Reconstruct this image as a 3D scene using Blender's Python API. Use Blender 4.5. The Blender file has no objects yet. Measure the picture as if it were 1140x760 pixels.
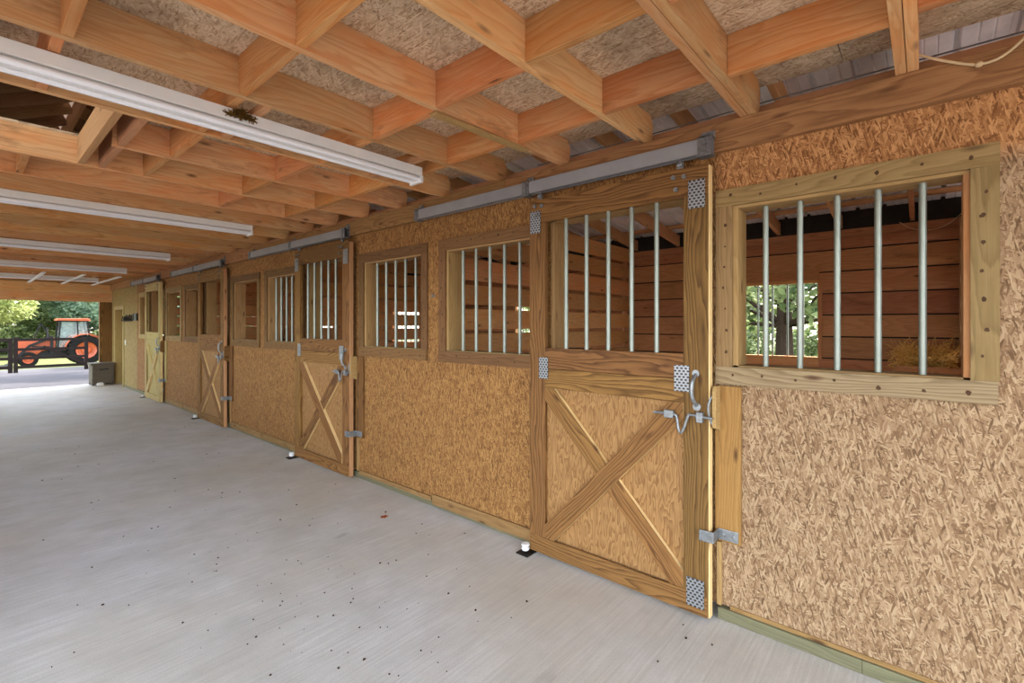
import bpy, bmesh, math, random
from mathutils import Vector, Matrix
R = random.Random(7)
S = bpy.context.scene
COL = S.collection
PI = math.pi

# ------------------------------------------------------------------ helpers
def lin(c):
    return tuple(((v/12.92) if v <= .04045 else ((v+.055)/1.055)**2.4) for v in c) + (1,)

def set_id(o, label=None, cat=None, group=None, kind=None):
    if label: o['label'] = label
    if cat: o['category'] = cat
    if group: o['group'] = group
    if kind: o['kind'] = kind
    return o

class MB:
    """collects solids with metre-scaled UVs ('UVMap': u along the grain) and a per-board tone ('tone')."""
    def __init__(self): self.v=[]; self.f=[]; self.uv=[]; self.tn=[]; self.mi=[]
    def quad(self, pts, uvs, tone, m=0):
        b=len(self.v); self.v += [tuple(p) for p in pts]
        self.f.append(tuple(range(b, b+len(pts)))); self.uv.append(uvs); self.tn.append(tone); self.mi.append(m)
    def obox(self, M, L, W, T, m=0, tone=None, off=None):
        """oriented box, local x = length (grain), centred."""
        if tone is None: tone=(R.random(), R.random())
        if off is None: off=(R.uniform(0,50), R.uniform(0,50))
        a,b,c=L/2,W/2,T/2
        base=len(self.v)
        cs=[(-a,-b,-c),(a,-b,-c),(a,b,-c),(-a,b,-c),(-a,-b,c),(a,-b,c),(a,b,c),(-a,b,c)]
        self.v += [tuple(M@Vector(p)) for p in cs]
        for f in ((0,3,2,1),(4,5,6,7),(0,1,5,4),(2,3,7,6),(1,2,6,5),(3,0,4,7)):
            self.f.append(tuple(base+i for i in f))
            u=[]
            for i in f:
                x,y,z=cs[i]
                if f in ((0,3,2,1),(4,5,6,7)): u.append((x+off[0], y+off[1]))
                elif f in ((0,1,5,4),(2,3,7,6)): u.append((x+off[0], z+b+off[1]))
                else: u.append((z+off[0]+7, y+off[1]))
            self.uv.append(u); self.tn.append(tone); self.mi.append(m)
    def box(self, x0,x1,y0,y1,z0,z1, ax=None, m=0, tone=None, off=None):
        x0,x1=sorted((x0,x1)); y0,y1=sorted((y0,y1)); z0,z1=sorted((z0,z1))
        d=(x1-x0,y1-y0,z1-z0)
        if ax is None: ax=d.index(max(d))
        C=Matrix.Translation(((x0+x1)/2,(y0+y1)/2,(z0+z1)/2))
        o=[i for i in range(3) if i!=ax]
        if d[o[0]]<d[o[1]]: o=o[::-1]
        M=Matrix(((0,0,0),(0,0,0),(0,0,0)))
        M[ax][0]=1; M[o[0]][1]=1; M[o[1]][2]=1
        if M.determinant()<0: M[o[1]][2]=-1
        self.obox(C@M.to_4x4(), d[ax], d[o[0]], d[o[1]], m, tone, off)
    def beam(self, p, q, W, T, up=(0,0,1), m=0, tone=None):
        """board from p to q; W measured along 'up', T across."""
        p=Vector(p); q=Vector(q); x=(q-p).normalized(); u=Vector(up); y=(u-x*u.dot(x)).normalized(); z=x.cross(y)
        M=Matrix((x,y,z)).transposed().to_4x4(); M.translation=(p+q)/2
        self.obox(M,(q-p).length,W,T,m,tone)
    def cyl(self, p, q, r0, r1=None, n=12, m=0, cap=True):
        if r1 is None: r1=r0
        p=Vector(p); q=Vector(q); ax=(q-p).normalized()
        t=Vector((0,0,1)) if abs(ax.z)<.9 else Vector((1,0,0))
        a=ax.cross(t).normalized(); b=ax.cross(a)
        base=len(self.v); L=(q-p).length; tone=(R.random(),R.random())
        for c,r in ((p,r0),(q,r1)):
            for i in range(n):
                an=2*PI*i/n; self.v.append(tuple(c+(a*math.cos(an)+b*math.sin(an))*r))
        for i in range(n):
            j=(i+1)%n
            self.f.append((base+j,base+i,base+n+i,base+n+j))
            w=2*PI*r0/n
            self.uv.append([(0,(i+1)*w),(0,i*w),(L,i*w),(L,(i+1)*w)]); self.tn.append(tone); self.mi.append(m)
        if cap:
            self.f.append(tuple(base+i for i in range(n))); self.uv.append([(0,0)]*n); self.tn.append(tone); self.mi.append(m)
            self.f.append(tuple(base+n+i for i in reversed(range(n)))); self.uv.append([(0,0)]*n); self.tn.append(tone); self.mi.append(m)
    def tube(self, pts, r, n=8, m=0, sub=0):
        pts=[Vector(p) for p in pts]
        if sub:
            V=[pts[0]*2-pts[1]]+pts+[pts[-1]*2-pts[-2]]; rr=r if isinstance(r,(list,tuple)) else [r]*len(pts); P=[]; Q=[]
            for i in range(1,len(V)-2):
                for t in range(sub):
                    t/=sub; a,b,c,d=V[i-1:i+3]
                    P.append(.5*((2*b)+(c-a)*t+(2*a-5*b+4*c-d)*t*t+(3*b-a-3*c+d)*t*t*t)); Q.append(rr[i-1]*(1-t)+rr[i]*t)
            P.append(pts[-1]); Q.append(rr[-1]); pts=P; r=Q
        base=len(self.v); tone=(R.random(),R.random())
        prev=None; 
        rs = r if isinstance(r,(list,tuple)) else [r]*len(pts)
        for k,p in enumerate(pts):
            d=(pts[min(k+1,len(pts)-1)]-pts[max(k-1,0)]).normalized()
            if prev is None:
                t=Vector((0,0,1)) if abs(d.z)<.9 else Vector((1,0,0)); a=d.cross(t).normalized()
            else: a=(prev-d*prev.dot(d)).normalized()
            prev=a; b=d.cross(a)
            for i in range(n):
                an=2*PI*i/n; self.v.append(tuple(p+(a*math.cos(an)+b*math.sin(an))*rs[k]))
        for k in range(len(pts)-1):
            for i in range(n):
                j=(i+1)%n; o=base+k*n
                self.f.append((o+i,o+j,o+n+j,o+n+i)); self.uv.append([(k*.05,i*.01),(k*.05,j*.01),(k*.05+.05,j*.01),(k*.05+.05,i*.01)]); self.tn.append(tone); self.mi.append(m)
        o=base+(len(pts)-1)*n
        self.f.append(tuple(base+i for i in reversed(range(n)))); self.uv.append([(0,0)]*n); self.tn.append(tone); self.mi.append(m)
        self.f.append(tuple(o+i for i in range(n))); self.uv.append([(0,0)]*n); self.tn.append(tone); self.mi.append(m)
    def lathe(self, prof, c, axis, n=24, m=0):
        """prof: list of (along, radius); closed profile around axis."""
        c=Vector(c); ax=Vector(axis).normalized()
        t=Vector((0,0,1)) if abs(ax.z)<.9 else Vector((1,0,0)); a=ax.cross(t).normalized(); b=ax.cross(a)
        base=len(self.v); k=len(prof); tone=(R.random(),R.random())
        for i in range(n):
            an=2*PI*i/n; e=a*math.cos(an)+b*math.sin(an)
            for (s,r) in prof: self.v.append(tuple(c+ax*s+e*r))
        for i in range(n):
            for j in range(k-1):
                i2=(i+1)%n
                self.f.append((base+i*k+j,base+i*k+j+1,base+i2*k+j+1,base+i2*k+j))
                self.uv.append([(0,0)]*4); self.tn.append(tone); self.mi.append(m)
    def prism(self, poly, y0, y1, m=0, tone=None, axis='Y', u0=0):
        """extrude polygon of (a,b) pairs. axis Y: (x,z); X: (y,z); Z: (x,y)"""
        def P(a,b,t): return {'Y':(a,t,b),'X':(t,a,b),'Z':(a,b,t)}[axis]
        tone=tone or (R.random(),R.random()); n=len(poly); base=len(self.v)
        off=R.uniform(0,40)
        for t in (y0,y1): self.v += [P(a,b,t) for a,b in poly]
        self.f.append(tuple(range(base,base+n))); self.uv.append([(a+off,b) for a,b in poly])
        self.f.append(tuple(reversed(range(base+n,base+2*n)))); self.uv.append([(a+off,b) for a,b in reversed(poly)])
        self.tn += [tone]*2; self.mi += [m]*2
        for i in range(n):
            j=(i+1)%n; d=math.dist(poly[i],poly[j])
            self.f.append((base+i,base+n+i,base+n+j,base+j))
            self.uv.append([(off,0),(off+abs(y1-y0),0),(off+abs(y1-y0),d),(off,d)]); self.tn.append(tone); self.mi.append(m)
    def build(self, name, mats, parent=None, bevel=0, smooth=False, origin=None, fixn=True):
        me=bpy.data.meshes.new(name)
        off=Vector(origin) if origin is not None else Vector((0,0,0))
        me.from_pydata([tuple(Vector(v)-off) for v in self.v],[],self.f)
        u=me.uv_layers.new(name='UVMap'); t=me.uv_layers.new(name='tone')
        k=0
        for fi,f in enumerate(self.f):
            for j in range(len(f)):
                u.data[k].uv=self.uv[fi][j]; t.data[k].uv=self.tn[fi]; k+=1
        if not isinstance(mats,(list,tuple)): mats=[mats]
        for mm in mats: me.materials.append(mm)
        me.polygons.foreach_set('material_index', self.mi)
        if smooth: me.polygons.foreach_set('use_smooth',[True]*len(self.f))
        if fixn:
            bm=bmesh.new(); bm.from_mesh(me)
            if smooth: bmesh.ops.remove_doubles(bm, verts=bm.verts, dist=1e-5)
            bmesh.ops.recalc_face_normals(bm, faces=bm.faces); bm.to_mesh(me); bm.free()
        me.update()
        if smooth:
            try: me.set_sharp_from_angle(angle=math.radians(40))
            except Exception: pass
        o=bpy.data.objects.new(name, me); COL.objects.link(o)
        o.location=off
        if parent is not None:
            o.parent=parent; o.location=off-world_loc(parent)
        if bevel:
            b=o.modifiers.new('bevel','BEVEL'); b.width=bevel; b.segments=2; b.limit_method='ANGLE'; b.angle_limit=math.radians(50)
        return o

def world_loc(o):
    l=Vector(o.location)
    while o.parent is not None: o=o.parent; l+=Vector(o.location)
    return l
def empty(name, loc=(0,0,0), label=None, cat=None, group=None, kind=None):
    o=bpy.data.objects.new(name,None); COL.objects.link(o); o.location=loc; o.empty_display_size=.1
    return set_id(o,label,cat,group,kind)
def copy_tree(o, parent=None, delta=None):
    c=o.copy(); COL.objects.link(c)
    if parent is not None: c.parent=parent
    if delta is not None: c.location=Vector(o.location)+Vector(delta)
    for ch in [x for x in bpy.data.objects if x.parent==o]: copy_tree(ch,c)
    return c

# ------------------------------------------------------------------ materials
class NT:
    def __init__(self, name, rough=.8, metal=0, spec=.3):
        self.m=bpy.data.materials.new(name); self.m.use_nodes=True; self.t=self.m.node_tree
        self.n=self.t.nodes; self.l=self.t.links
        self.b=self.n['Principled BSDF']; self.b.inputs['Roughness'].default_value=rough
        self.b.inputs['Metallic'].default_value=metal; self.b.inputs['Specular IOR Level'].default_value=spec
    def node(self, t, ins=None, **kw):
        x=self.n.new(t)
        for k,v in kw.items(): setattr(x,k,v)
        for k,v in (ins or {}).items(): self.put(x.inputs[k],v)
        return x
    def put(self, inp, v):
        if isinstance(v, bpy.types.NodeSocket): self.l.new(v, inp)
        else: inp.default_value=v
    def math(self, op, a, b=0, c=None, clamp=False):
        x=self.n.new('ShaderNodeMath'); x.operation=op; x.use_clamp=clamp
        self.put(x.inputs[0],a); self.put(x.inputs[1],b)
        if c is not None: self.put(x.inputs[2],c)
        return x.outputs[0]
    def uv(self, name='UVMap'):
        return self.node('ShaderNodeUVMap', uv_map=name).outputs[0]
    def sep(self, v):
        x=self.node('ShaderNodeSeparateXYZ',{0:v}); return x.outputs
    def comb(self, x=0,y=0,z=0):
        return self.node('ShaderNodeCombineXYZ',{0:x,1:y,2:z}).outputs[0]
    def noise(self, v, scale, detail=4, rough=.55, dist=0, dim='3D'):
        return self.node('ShaderNodeTexNoise',{'Vector':v,'Scale':scale,'Detail':detail,'Roughness':rough,'Distortion':dist}, noise_dimensions=dim).outputs['Fac']
    def ramp(self, f, stops, interp='LINEAR'):
        x=self.n.new('ShaderNodeValToRGB'); self.l.new(f,x.inputs[0]); cr=x.color_ramp; cr.interpolation=interp
        while len(cr.elements)<len(stops): cr.elements.new(.5)
        for e,(p,c) in zip(cr.elements,stops):
            e.position=p; e.color=c if len(c)==4 else tuple(c)+(1,)
        return x.outputs[0]
    def mix(self, f, a, b, mode='MIX'):
        x=self.node('ShaderNodeMix', data_type='RGBA', blend_type=mode)
        self.put(x.inputs[0],f); self.put(x.inputs[6],a); self.put(x.inputs[7],b)
        return x.outputs[2]
    def mapr(self, f, a,b,c=0,d=1):
        return self.node('ShaderNodeMapRange',{0:f,1:a,2:b,3:c,4:d}).outputs[0]
    def bump(self, h, strength=.3, dist=.01):
        x=self.node('ShaderNodeBump',{'Height':h,'Strength':strength,'Distance':dist}); self.l.new(x.outputs[0], self.b.inputs['Normal'])
    def color(self, c): self.put(self.b.inputs['Base Color'], c)

def wood(name, light, dark, knot=None, ring=26, ringamt=.55, var=.25, stain=.35, staincol=(.2,.12,.06), orange=None, rough=.72, spec=.25):
    N=NT(name,rough,0,spec)
    light=lin(light); dark=lin(dark); sc=lin(staincol)
    o=N.sep(N.uv()); u,v=o[0],o[1]
    tn=N.sep(N.uv('tone'))
    low=N.noise(N.comb(N.math('MULTIPLY',u,.8),N.math('MULTIPLY',v,6.5),N.math('MULTIPLY',tn[0],3)),1.0,2,.45)
    wv=N.noise(N.comb(N.math('MULTIPLY',u,6),N.math('MULTIPLY',v,30),7),1.0,2,.5)
    ringc=N.math('ADD',N.math('ADD',N.math('MULTIPLY',v,ring*1.9),N.math('MULTIPLY',low,13)),N.math('MULTIPLY',wv,.9))
    ringf=N.math('FRACT',ringc)
    ringm=N.math('MULTIPLY',N.math('POWER',ringf,1.7),N.mapr(ringf,.86,1.0,1,0))
    fib=N.noise(N.comb(N.math('MULTIPLY',u,5),N.math('MULTIPLY',v,150),0),1.0,4,.6)
    blot=N.noise(N.comb(N.math('MULTIPLY',u,2.2),N.math('MULTIPLY',v,7),3),1.0,4,.6)
    f=N.math('ADD',N.math('MULTIPLY',ringm,ringamt),N.math('MULTIPLY',N.mapr(fib,.3,.7),.35))
    col=N.mix(N.math('MULTIPLY',f,1,clamp=True),light,dark)
    if orange:
        col=N.mix(N.mapr(blot,.42,.68),col,N.mix(.55,col,lin(orange)))
    # knots
    vo=N.node('ShaderNodeTexVoronoi',{'Vector':N.comb(N.math('MULTIPLY',u,2.3),N.math('MULTIPLY',v,7.5),0),'Scale':1.0},voronoi_dimensions='2D')
    kd=vo.outputs['Distance']; ksel=N.mapr(N.sep(vo.outputs['Color'])[0],.62,1.0,0,1)
    km=N.math('MULTIPLY',N.mapr(kd,.03,.12,1,0),N.math('MULTIPLY',ksel,1.2,clamp=True))
    col=N.mix(N.math('MULTIPLY',km,.8),col,lin(knot or (.25,.12,.05)))
    st=N.noise(N.comb(N.math('MULTIPLY',u,1.7),N.math('MULTIPLY',v,5),11),1.0,6,.7)
    col=N.mix(N.math('MULTIPLY',N.mapr(st,.56,.78),stain),col,sc)
    vv=N.mapr(tn[0],0,1,1-var,1+var*.6)
    hs=N.node('ShaderNodeHueSaturation',{'Hue':N.mapr(tn[1],0,1,.492,.508),'Saturation':1.0,'Value':vv,'Color':col})
    N.color(hs.outputs[0])
    N.bump(N.math('ADD',N.math('MULTIPLY',fib,.5),N.math('MULTIPLY',ringm,-.3)),.35,.004)
    return N.m

def osb(name, cols, scale=1.0, spread=.9, base_angle=PI/2, dirt=.2, dirtcol=(.22,.13,.06), bump=.5, tint=None):
    """flakes: several layers of long random cells laid at different angles."""
    N=NT(name,.78,0,.25)
    uv=N.uv(); cl=[lin(c) for c in cols]
    wob=N.node('ShaderNodeTexNoise',{'Vector':uv,'Scale':9*scale,'Detail':2.0})
    w=N.node('ShaderNodeVectorMath',{0:wob.outputs['Color'],1:(.5,.5,.5)},operation='SUBTRACT').outputs[0]
    w=N.node('ShaderNodeVectorMath',{0:w,'Scale':.012/scale},operation='SCALE').outputs[0]
    p=N.node('ShaderNodeVectorMath',{0:uv,1:w},operation='ADD').outputs[0]
    col=None; hh=None
    n=len(cols)
    angs=[0,.75,-.55,1.25,-1.1,.3,-.25]
    for k,a in enumerate(angs):
        rot=N.node('ShaderNodeVectorRotate',{'Vector':p,'Angle':-(base_angle+a*spread)},rotation_type='Z_AXIS').outputs[0]
        s=scale*(1.0 if k%2 else 1.35)
        mp=N.node('ShaderNodeMapping',{'Vector':rot,'Location':(k*3.7,k*1.9,0),'Scale':(15*s,92*s,1)}).outputs[0]
        vo=N.node('ShaderNodeTexVoronoi',{'Vector':mp,'Scale':1.0,'Randomness':1.0},voronoi_dimensions='2D')
        c=N.sep(vo.outputs['Color'])
        shade=N.ramp(c[0],[(i/(n-1),cl[i]) for i in range(n)])
        fib=N.noise(N.node('ShaderNodeMapping',{'Vector':mp,'Scale':(.8,6,1)}).outputs[0],1.0,2,.5)
        shade=N.mix(N.mapr(fib,.3,.75,0,.5),shade,N.mix(.6,shade,dirt_c:=lin(dirtcol)))
        if col is None: col=shade; hh=c[0]
        else:
            m=N.math('GREATER_THAN',c[1],.55)
            edge=N.mapr(vo.outputs['Distance'],.45,.62,1,0)
            m=N.math('MULTIPLY',m,N.math('GREATER_THAN',edge,.3))
            col=N.mix(m,col,shade); hh=N.math('ADD',N.math('MULTIPLY',hh,N.math('SUBTRACT',1,m)),N.math('MULTIPLY',m,c[0]))
    specks=N.noise(p,55*scale,2,.5)
    col=N.mix(N.mapr(specks,.63,.72,0,.55),col,lin(dirtcol))
    big=N.noise(uv,1.3,5,.65)
    col=N.mix(N.math('MULTIPLY',N.mapr(big,.5,.72),dirt),col,lin(dirtcol))
    if tint: col=tint(N,uv,col)
    N.color(col); N.bump(N.math('ADD',hh,N.math('MULTIPLY',specks,.3)),bump,.004)
    return N.m

def plain(name, c, rough=.5, metal=0, spec=.4, var=.12, sc=12, bump=0):
    N=NT(name,rough,metal,spec)
    tc=N.node('ShaderNodeTexCoord').outputs['Object']
    n=N.noise(tc,sc,5,.6); a=lin(c)
    lo=tuple(x*(1-var) for x in a[:3])+(1,); hi=tuple(min(1,x*(1+var)) for x in a[:3])+(1,)
    N.color(N.ramp(n,[(.3,lo),(.7,hi)]))
    if bump: N.bump(n,bump,.005)
    return N.m

JOIST=wood('joist_pine',(.86,.70,.50),(.76,.55,.35),ring=14,ringamt=.75,var=.25,stain=.85,staincol=(.36,.19,.08),orange=(.86,.54,.26))
BLOCK=wood('blocking_pine',(.83,.62,.41),(.68,.42,.22),ring=14,ringamt=.6,var=.22,stain=.45,staincol=(.42,.24,.12),orange=(.80,.44,.16))
BROWNF=wood('brown_frame_lumber',(.50,.37,.22),(.34,.23,.12),ring=18,ringamt=.6,var=.15,stain=.5,staincol=(.24,.16,.08))
BEAM=wood('beam_lumber',(.66,.49,.31),(.47,.32,.18),ring=16,ringamt=.8,var=.12,stain=.3)
DOORW=wood('door_lumber',(.57,.41,.22),(.33,.21,.09),ring=22,ringamt=.95,var=.2,stain=.4,staincol=(.28,.16,.07))
PLANK=wood('latch_plank_lumber',(.64,.47,.27),(.50,.34,.17),ring=20,ringamt=.7,var=.08,stain=.4,staincol=(.32,.19,.09))
DOORL=wood('door_edge_lumber',(.90,.79,.56),(.78,.65,.42),ring=20,ringamt=.6,var=.1,stain=.2)
FRAME=wood('treated_frame_lumber',(.61,.50,.33),(.45,.35,.20),ring=18,ringamt=.6,var=.15,stain=.5,staincol=(.33,.25,.15))
SILL=wood('grey_sill_lumber',(.60,.52,.39),(.42,.34,.23),ring=22,ringamt=.8,var=.1,stain=.5,staincol=(.34,.30,.22))
JAMB=wood('pale_jamb_lumber',(.70,.56,.37),(.55,.41,.24),ring=18,ringamt=.5,var=.12,stain=.35,staincol=(.40,.27,.14))
PALE=wood('yellow_new_lumber',(.70,.62,.40),(.58,.49,.29),ring=18,ringamt=.5,var=.1,stain=.15)
PARTN=wood('divider_boards',(.80,.58,.38),(.64,.43,.26),ring=12,ringamt=.5,var=.22,stain=.5,staincol=(.38,.22,.13),orange=(.80,.50,.25))
BACK=wood('back_wall_boards',(.74,.50,.34),(.58,.37,.23),ring=10,ringamt=.5,var=.2,stain=.7,staincol=(.30,.19,.13))
RAFT=wood('rafter_lumber',(.80,.60,.42),(.66,.47,.31),ring=14,ringamt=.4,var=.22,stain=.4,staincol=(.36,.22,.14))
LOFT=wood('old_loft_lumber',(.62,.48,.34),(.45,.33,.22),ring=14,ringamt=.4,var=.25,stain=.5)
GREEN=wood('mossy_sill_timber',(.48,.46,.35),(.34,.33,.24),ring=14,ringamt=.5,var=.12,stain=.8,staincol=(.60,.56,.30),knot=(.2,.2,.15))
SKIRT=wood('skirt_lumber',(.62,.49,.30),(.46,.34,.18),ring=18,ringamt=.7,var=.12,stain=.45,staincol=(.28,.23,.13))
FENCEW=wood('dark_fence_board',(.17,.12,.10),(.09,.065,.06),ring=14,var=.2,stain=.2)

def walltint(N,uv,col):
    # near stall's greyer daylight put into the tint, further sheets warmer; upper strip orange-flaked
    s=N.sep(uv)
    sheet=N.mapr(s[0],.84,.90,0,1)
    up=N.math('MULTIPLY',N.mapr(s[1],2.26,2.34,0,1),N.math('SUBTRACT',1,sheet))
    c=N.mix(sheet,col,N.mix(1.0,col,(.98,.75,.43,1),'MULTIPLY'))
    return N.mix(up,c,N.mix(1.0,c,(1.36,1.02,.70,1),'MULTIPLY'))
OSBW=osb('osb_wall_sheet',[(.39,.29,.19),(.54,.42,.30),(.63,.51,.38),(.73,.62,.48),(.49,.37,.25)],1.25,1.0,PI/2,.12,(.30,.19,.10),.6,walltint)
OSBF=osb('osb_far_lit_sheet',[(.48,.39,.20),(.60,.51,.30),(.70,.61,.38)],1.0,.85,PI/2,.1,(.36,.27,.12),.5)  # yellow of the far-end daylight put into the sheet colour
OSBC=osb('osb_loft_deck',[(.68,.55,.42),(.84,.73,.59),(.92,.83,.70),(.78,.66,.51)],1.0,1.1,0.3,.7,(.27,.17,.09),.4)

def plywood():
    N=NT('fir_plywood_panel',.7,0,.25)
    s=N.sep(N.uv()); u,v=s[0],s[1]
    n=N.noise(N.comb(N.math('MULTIPLY',u,2.2),N.math('MULTIPLY',v,9),0),1.0,3,.5)
    r=N.math('FRACT',N.math('MULTIPLY',n,16)); r=N.math('POWER',r,1.6)
    fib=N.noise(N.comb(N.math('MULTIPLY',u,6),N.math('MULTIPLY',v,160),0),1.0,3,.6)
    c=N.mix(N.math('MULTIPLY',r,.9),lin((.66,.50,.31)),lin((.46,.31,.16)))
    c=N.mix(N.mapr(fib,.35,.7,0,.4),c,lin((.42,.28,.14)))
    N.color(c); N.bump(r,.2,.003); return N.m
PLY=plywood()

def concrete():
    N=NT('broomed_concrete',.62,0,.3)
    tc=N.node('ShaderNodeTexCoord').outputs['Object']; s=N.sep(tc)
    big=N.noise(tc,.55,5,.6); mid=N.noise(tc,3.5,6,.65)
    broom=N.noise(N.comb(N.math('MULTIPLY',s[0],2.2),N.math('MULTIPLY',s[1],75),0),1.0,3,.6)
    fine=N.noise(tc,140,3,.7)
    c=N.ramp(big,[(.30,lin((.76,.745,.70))),(.50,lin((.825,.815,.79))),(.70,lin((.84,.84,.85)))])
    c=N.mix(N.mapr(mid,.35,.75,0,.42),c,lin((.60,.585,.54)))
    c=N.mix(N.mapr(broom,.35,.7,0,.38),c,lin((.57,.56,.53)))
    c=N.mix(N.mapr(fine,.4,.75,0,.30),c,lin((.48,.46,.42)))
    warm=N.noise(N.comb(N.math('ADD',s[0],9),s[1],2),.8,3,.5)
    c=N.mix(N.mapr(warm,.45,.7,0,.35),c,lin((.74,.68,.57)))
    st=N.noise(N.comb(N.math('MULTIPLY',s[0],.9),N.math('MULTIPLY',s[1],1.6),5),1.6,3,.45)
    c=N.mix(N.mapr(st,.70,.76,0,.5),c,lin((.44,.42,.38)))
    N.color(c)
    N.bump(N.math('ADD',N.math('MULTIPLY',broom,.8),N.math('MULTIPLY',fine,.35)),.45,.004)
    return N.m
CONC=concrete()

def galv(name='galvanised_steel',c=(.56,.57,.57),rough=.42,metal=.75):
    N=NT(name,rough,metal,.5)
    tc=N.node('ShaderNodeTexCoord').outputs['Object']
    vo=N.node('ShaderNodeTexVoronoi',{'Vector':tc,'Scale':70.0}).outputs['Color']
    n=N.noise(tc,6,4,.6); a=lin(c)
    k=N.math('ADD',N.math('MULTIPLY',N.sep(vo)[0],.35),N.math('MULTIPLY',n,.65))
    N.color(N.ramp(k,[(.25,tuple(x*.72 for x in a[:3])+(1,)),(.75,tuple(min(1,x*1.2) for x in a[:3])+(1,))]))
    N.put(N.b.inputs['Roughness'],N.mapr(n,.3,.7,rough-.08,rough+.12)); return N.m
GALV=galv(); TRACK=plain('track_steel',(.60,.60,.60),.5,.35,.5,.08,5); BAR=plain('steel_bar',(.55,.57,.53),.4,.6,.5,.10,9)
DKMET=plain('dark_iron',(.16,.15,.14),.55,.6)
def nailplate():
    N=NT('nail_plate_steel',.45,.6,.5)
    uv=N.uv(); s=N.sep(uv)
    a=N.math('FRACT',N.math('MULTIPLY',s[0],62)); row=N.math('FLOOR',N.math('MULTIPLY',s[0],62))
    b=N.math('FRACT',N.math('ADD',N.math('MULTIPLY',s[1],42),N.math('MULTIPLY',N.math('MODULO',row,2),.5)))
    m=N.math('MULTIPLY',N.math('LESS_THAN',N.math('ABSOLUTE',N.math('SUBTRACT',a,.5)),.3),N.math('LESS_THAN',N.math('ABSOLUTE',N.math('SUBTRACT',b,.5)),.28))
    N.color(N.mix(m,lin((.60,.61,.62)),lin((.24,.20,.16)))); return N.m
PLATE=nailplate()
WHITE=plain('white_enamel',(.90,.90,.88),.4,0,.4,.03)
TUBE=plain('white_tube_glass',(.93,.94,.95),.2,0,.5,.01)
RUBW=plain('white_nylon',(.88,.88,.86),.4,0,.4,.03)
def metalroof():
    N=NT('white_roof_metal',.5,.1,.4)
    tc=N.node('ShaderNodeTexCoord').outputs['Object']
    n=N.noise(tc,3,6,.7)
    N.color(N.ramp(n,[(.3,lin((.80,.80,.82))),(.6,lin((.92,.92,.93)))])); return N.m
ROOFM=metalroof()
def ground_mat():
    N=NT('gravel_and_grass',.95,0,.1)
    tc=N.node('ShaderNodeTexCoord').outputs['Object']; s=N.sep(tc)
    n=N.noise(tc,2.2,8,.75); f=N.noise(tc,40,3,.7)
    g=N.ramp(f,[(.3,lin((.40,.37,.35))),(.7,lin((.58,.54,.52)))])
    gr=N.ramp(n,[(.3,lin((.24,.28,.15))),(.55,lin((.35,.37,.22))),(.75,lin((.47,.46,.32)))])
    g=N.mix(N.mapr(s[1],17.0,17.1,0,1),g,N.ramp(f,[(.3,lin((.21,.21,.23))),(.7,lin((.36,.35,.37)))]))  # gravel past the barn end darkened to carry the yard's shade
    e=N.noise(tc,.6,3,.6)
    d1=N.mapr(N.math('ADD',s[1],N.math('MULTIPLY',e,3)),30.5,33,0,1)
    d2=N.mapr(N.math('ADD',s[0],N.math('MULTIPLY',e,2)),5.6,7,0,1)
    N.color(N.mix(N.math('MAXIMUM',d1,d2),g,gr)); N.bump(f,.5,.02); return N.m
GROUND=ground_mat()
def leafmat(name,a,b):
    N=NT(name,.6,0,.25)
    tn=N.sep(N.uv('tone'))
    c=N.ramp(tn[0],[(0,lin(a)),(1,lin(b))]); N.color(c)
    tr=N.node('ShaderNodeBsdfTranslucent',{'Color':c}); mx=N.node('ShaderNodeMixShader',{0:.45,1:N.b.outputs[0],2:tr.outputs[0]})
    N.l.new(mx.outputs[0],N.n['Material Output'].inputs[0]); return N.m
LEAFA=leafmat('bright_leaves',(.44,.50,.25),(.82,.83,.58))
LEAFB=leafmat('deep_leaves',(.26,.34,.20),(.58,.63,.42))
LEAFC=leafmat('blue_green_leaves',(.32,.43,.35),(.62,.70,.58))
BARK=plain('bark',(.26,.21,.17),.9,0,.1,.3,20,.6)
DARKSHEET=plain('dark_sheet',(.19,.17,.15),.9,0,.1,.2)
HAY=plain('dry_hay',(.84,.66,.36),.85,0,.1,.35,60)
ORANGE=plain('orange_paint',(.72,.34,.20),.4,0,.5,.08)
BLACKP=plain('black_paint',(.10,.10,.10),.5,0,.4,.2)
RUBBER=plain('tyre_rubber',(.10,.095,.09),.85,0,.2,.3)
def glassm():
    N=NT('cab_glass',.05,0,.5); N.b.inputs['Base Color'].default_value=(.75,.85,.85,1)
    N.b.inputs['Transmission Weight'].default_value=.85; N.b.inputs['IOR'].default_value=1.1; return N.m
GLASS=glassm()

# ------------------------------------------------------------------ layout numbers (metres; wall face at X=0, aisle runs along +Y)
END=17.08; NEAR=-2.6
DR=[.885,4.53,8.17,11.77]; DW=1.235
DWAY=[(.99,2.0),(4.64,5.62),(8.28,9.28),(11.88,12.86)]
WA=[(-.225,.87),(3.357,4.472),(7.02,8.08),(10.63,11.68)]
WB=[(2.09,3.197),(5.76,6.85),(9.41,10.47),(13.02,13.92)]
DIV=[-.31,3.277,6.93,10.55,14.15]
WALLT=.14; BX=3.66; BT=2.65

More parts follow.
